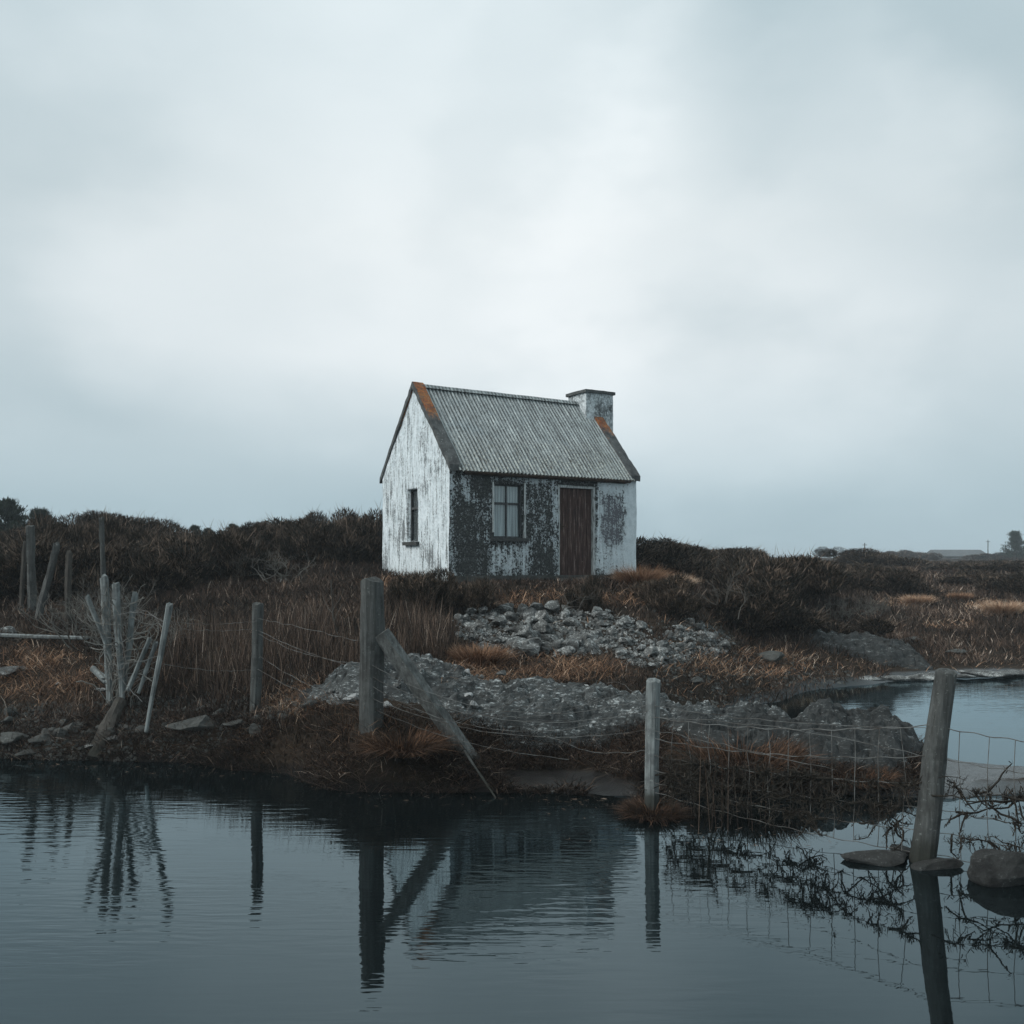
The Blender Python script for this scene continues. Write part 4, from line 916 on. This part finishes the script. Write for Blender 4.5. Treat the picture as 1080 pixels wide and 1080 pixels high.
# dead weed washed into the mesh
def debris(rows, lab, n, seed, lo=1, hi=5, span=(0, 1)):
    rr = random.Random(seed); mb = MB(); o0 = rows[0][0].copy(); N = len(rows[0])-1
    blP = []
    cl = [(rr.uniform(*span), rr.randrange(lo, hi)) for _ in range(n//6)]
    for k in range(n):
        f, i = cl[rr.randrange(len(cl))] if rr.random() < .75 else (rr.uniform(*span), rr.randrange(lo, hi))
        f = min(max(f+rr.gauss(0, .012), .01), .98)*N; j = int(f); p = rows[i][j].lerp(rows[i][j+1], f-j)-o0
        kind = rr.random()
        if kind < .45: d_ = Vector((rr.gauss(0, .4), rr.gauss(0, .3), -1)).normalized(); Ln = rr.uniform(.06, .22)
        elif kind < .8: d_ = (rows[i][j+1]-rows[i][j]).normalized()*rr.choice([-1, 1])+Vector((0, 0, rr.gauss(-.15, .2))); Ln = rr.uniform(.1, .4)
        else: d_ = Vector((rr.gauss(0, 1), rr.gauss(0, .4), rr.gauss(0, 1))).normalized(); Ln = rr.uniform(.04, .12)
        pts = [p]; m = 6
        for s_ in range(m):
            d_ = (d_+Vector((rr.gauss(0, .3), rr.gauss(0, .2), rr.gauss(0, .3)))).normalized(); pts.append(pts[-1]+d_*Ln/m)
        if min(v.z+o0.z for v in pts) < .01: continue
        r0 = rr.choice([.003, .005, .009]); mb.tube(pts, [r0*(1-.1*q) for q in range(m+1)], 4, cap=False)
        for q in pts: blP.append(q)
    # leafy shreds
    nb = len(mb.v); P = np.array([tuple(v) for v in blP]); P = np.repeat(P, 2, 0)+rng.normal(0, .008, (len(P)*2, 3)); m = len(P)
    me2 = blade_mesh('shreds', P, rng.uniform(.02, .06, m), rng.uniform(.004, .010, m), rng.uniform(0, 6.28, m), rng.uniform(0, 1, m), rng.uniform(0, .8, m), rng.uniform(0, .8, m))
    e = tinted(mb.build('dried_weed', MAT['debris'], None, o0), .3); tag(e, lab, 'weed')
    link('shreds', me2, MAT['debris'], e)
debris(r1, 'dark dead weed and roots caught in the mesh between the short and leaning posts', 430, 5, 2, 5, (.05, .95))
debris(r2, 'dark dead weed caught in the mesh right of the leaning post', 300, 6, 2, 5, (.05, .9))

# ------------------------------------------------------------------ haze
mb = MB(); mb.box(-1200, 1200, -20, 1000, -2, 9)
t = material('haze_air'); t.n.remove(t.b); pv = t.new('ShaderNodeVolumePrincipled')
pv.inputs['Color'].default_value = (.80, .90, .97, 1); pv.inputs['Density'].default_value = .0011; pv.inputs['Anisotropy'].default_value = .0
t.l.new(pv.outputs[0], t.n['Material Output'].inputs['Volume'])
tag(mb.build('haze', t.m), 'thin damp haze over the moor', 'haze', kind='stuff')

# ------------------------------------------------------------------ sky and light
w = bpy.data.worlds.new('World'); S.world = w; w.use_nodes = True; t = NT(w.node_tree)
sunE, sunAz = math.radians(38), math.radians(248)       # azimuth clockwise from +Y
sky = t.new('ShaderNodeTexSky', sky_type='NISHITA', sun_disc=False, sun_elevation=sunE, sun_rotation=sunAz, air_density=1.2, dust_density=3, ozone_density=2)
d = t.new('ShaderNodeTexCoord').outputs['Generated']
nrm = t.new('ShaderNodeVectorMath', operation='NORMALIZE'); t.put(nrm.inputs[0], d); D = nrm.outputs[0]
X, Y_, Z = t.sep(D)
def glow(px, py, a, b):              # soft bright area of the cloud deck in a direction
    v = Vector(((px-540)/F, 1, -(py-HZ)/F)).normalized()
    n = t.new('ShaderNodeVectorMath', operation='DOT_PRODUCT'); t.put(n.inputs[0], D2); n.inputs[1].default_value = v
    return t.rng(n.outputs['Value'], math.cos(math.radians(a)), 1.0, 0, b)
wn = t.new('ShaderNodeTexNoise'); t.put(wn.inputs['Vector'], t.mapping(D, (1, 1, 1.8))); wn.inputs['Scale'].default_value = 2.2; wn.inputs['Detail'].default_value = 5; wn.inputs['Roughness'].default_value = .5
off = t.new('ShaderNodeVectorMath', operation='MULTIPLY_ADD'); t.put(off.inputs[0], wn.outputs['Color']); off.inputs[1].default_value = (.17, .17, .12); t.put(off.inputs[2], D)
D2n = t.new('ShaderNodeVectorMath', operation='SUBTRACT'); t.put(D2n.inputs[0], off.outputs[0]); D2n.inputs[1].default_value = (.085, .085, .06); D2 = D2n.outputs[0]
grad = t.ramp(Z, [(0, (.43, .55, .61)), (.06, (.44, .555, .615)), (.13, (.56, .65, .695)), (.22, (.67, .735, .765)), (.34, (.67, .735, .76)), (.48, (.635, .72, .755)), (.7, (.66, .76, .80)), (1, (.68, .78, .82))])
g = t.math('ADD', glow(430, 190, 20, .20), t.math('ADD', glow(800, 335, 16, .19), glow(300, 60, 22, .06)))
g = t.math('SUBTRACT', g, t.math('ADD', glow(1010, 100, 14, .15), glow(60, 170, 18, .10)))
g = t.math('SUBTRACT', g, glow(640, 130, 10, .06))
cn = t.noise(t.mapping(D, (1, 1, 2.8)), 3.0, 6, .52, .2)
g = t.math('ADD', g, t.math('MULTIPLY', t.math('SUBTRACT', cn, .5), .17))
cloud = t.mix(1.0, grad, t.mix(1.0, (1, 1, 1), t.new('ShaderNodeCombineColor').outputs[0]), 'MULTIPLY')
cc = t.new('ShaderNodeCombineXYZ'); a1 = t.math('ADD', g, 1); 
for i in range(3): t.put(cc.inputs[i], t.math('ADD', t.math('MULTIPLY', g, [1.25, 1.0, .9][i]), [.98, 1.01, 1.015][i]))
mul = t.new('ShaderNodeVectorMath', operation='MULTIPLY'); t.put(mul.inputs[0], grad); t.put(mul.inputs[1], cc.outputs[0])
scl = t.new('ShaderNodeVectorMath', operation='SCALE'); t.put(scl.inputs[0], mul.outputs[0]); scl.inputs['Scale'].default_value = 10.0    # the sky texture is used at strength .1
mx = t.mix(.94, sky.outputs[0], scl.outputs[0])
bg = t.n['Background']; t.put(bg.inputs[0], mx); bg.inputs[1].default_value = .1
sd = bpy.data.lights.new('sun', 'SUN'); sd.energy = 2.5; sd.angle = math.radians(30); sd.color = (1, .97, .93)
so = bpy.data.objects.new('sun', sd); COL.objects.link(so)
sv = Vector((math.sin(sunAz)*math.cos(sunE), math.cos(sunAz)*math.cos(sunE), math.sin(sunE)))
so.rotation_euler = sv.to_track_quat('Z', 'Y').to_euler()

cam = bpy.data.cameras.new('camera'); co = bpy.data.objects.new('camera', cam); COL.objects.link(co); S.camera = co
co.location = (0, 0, H); co.rotation_euler = (math.pi/2, 0, 0); cam.sensor_width = 36; cam.lens = F/1080*36; cam.shift_y = (HZ-540)/1080
cam.clip_end = 3000; cam.clip_start = .05
S.view_settings.view_transform = 'Standard'; S.view_settings.look = 'None'; S.view_settings.exposure = 0; S.view_settings.gamma = 1
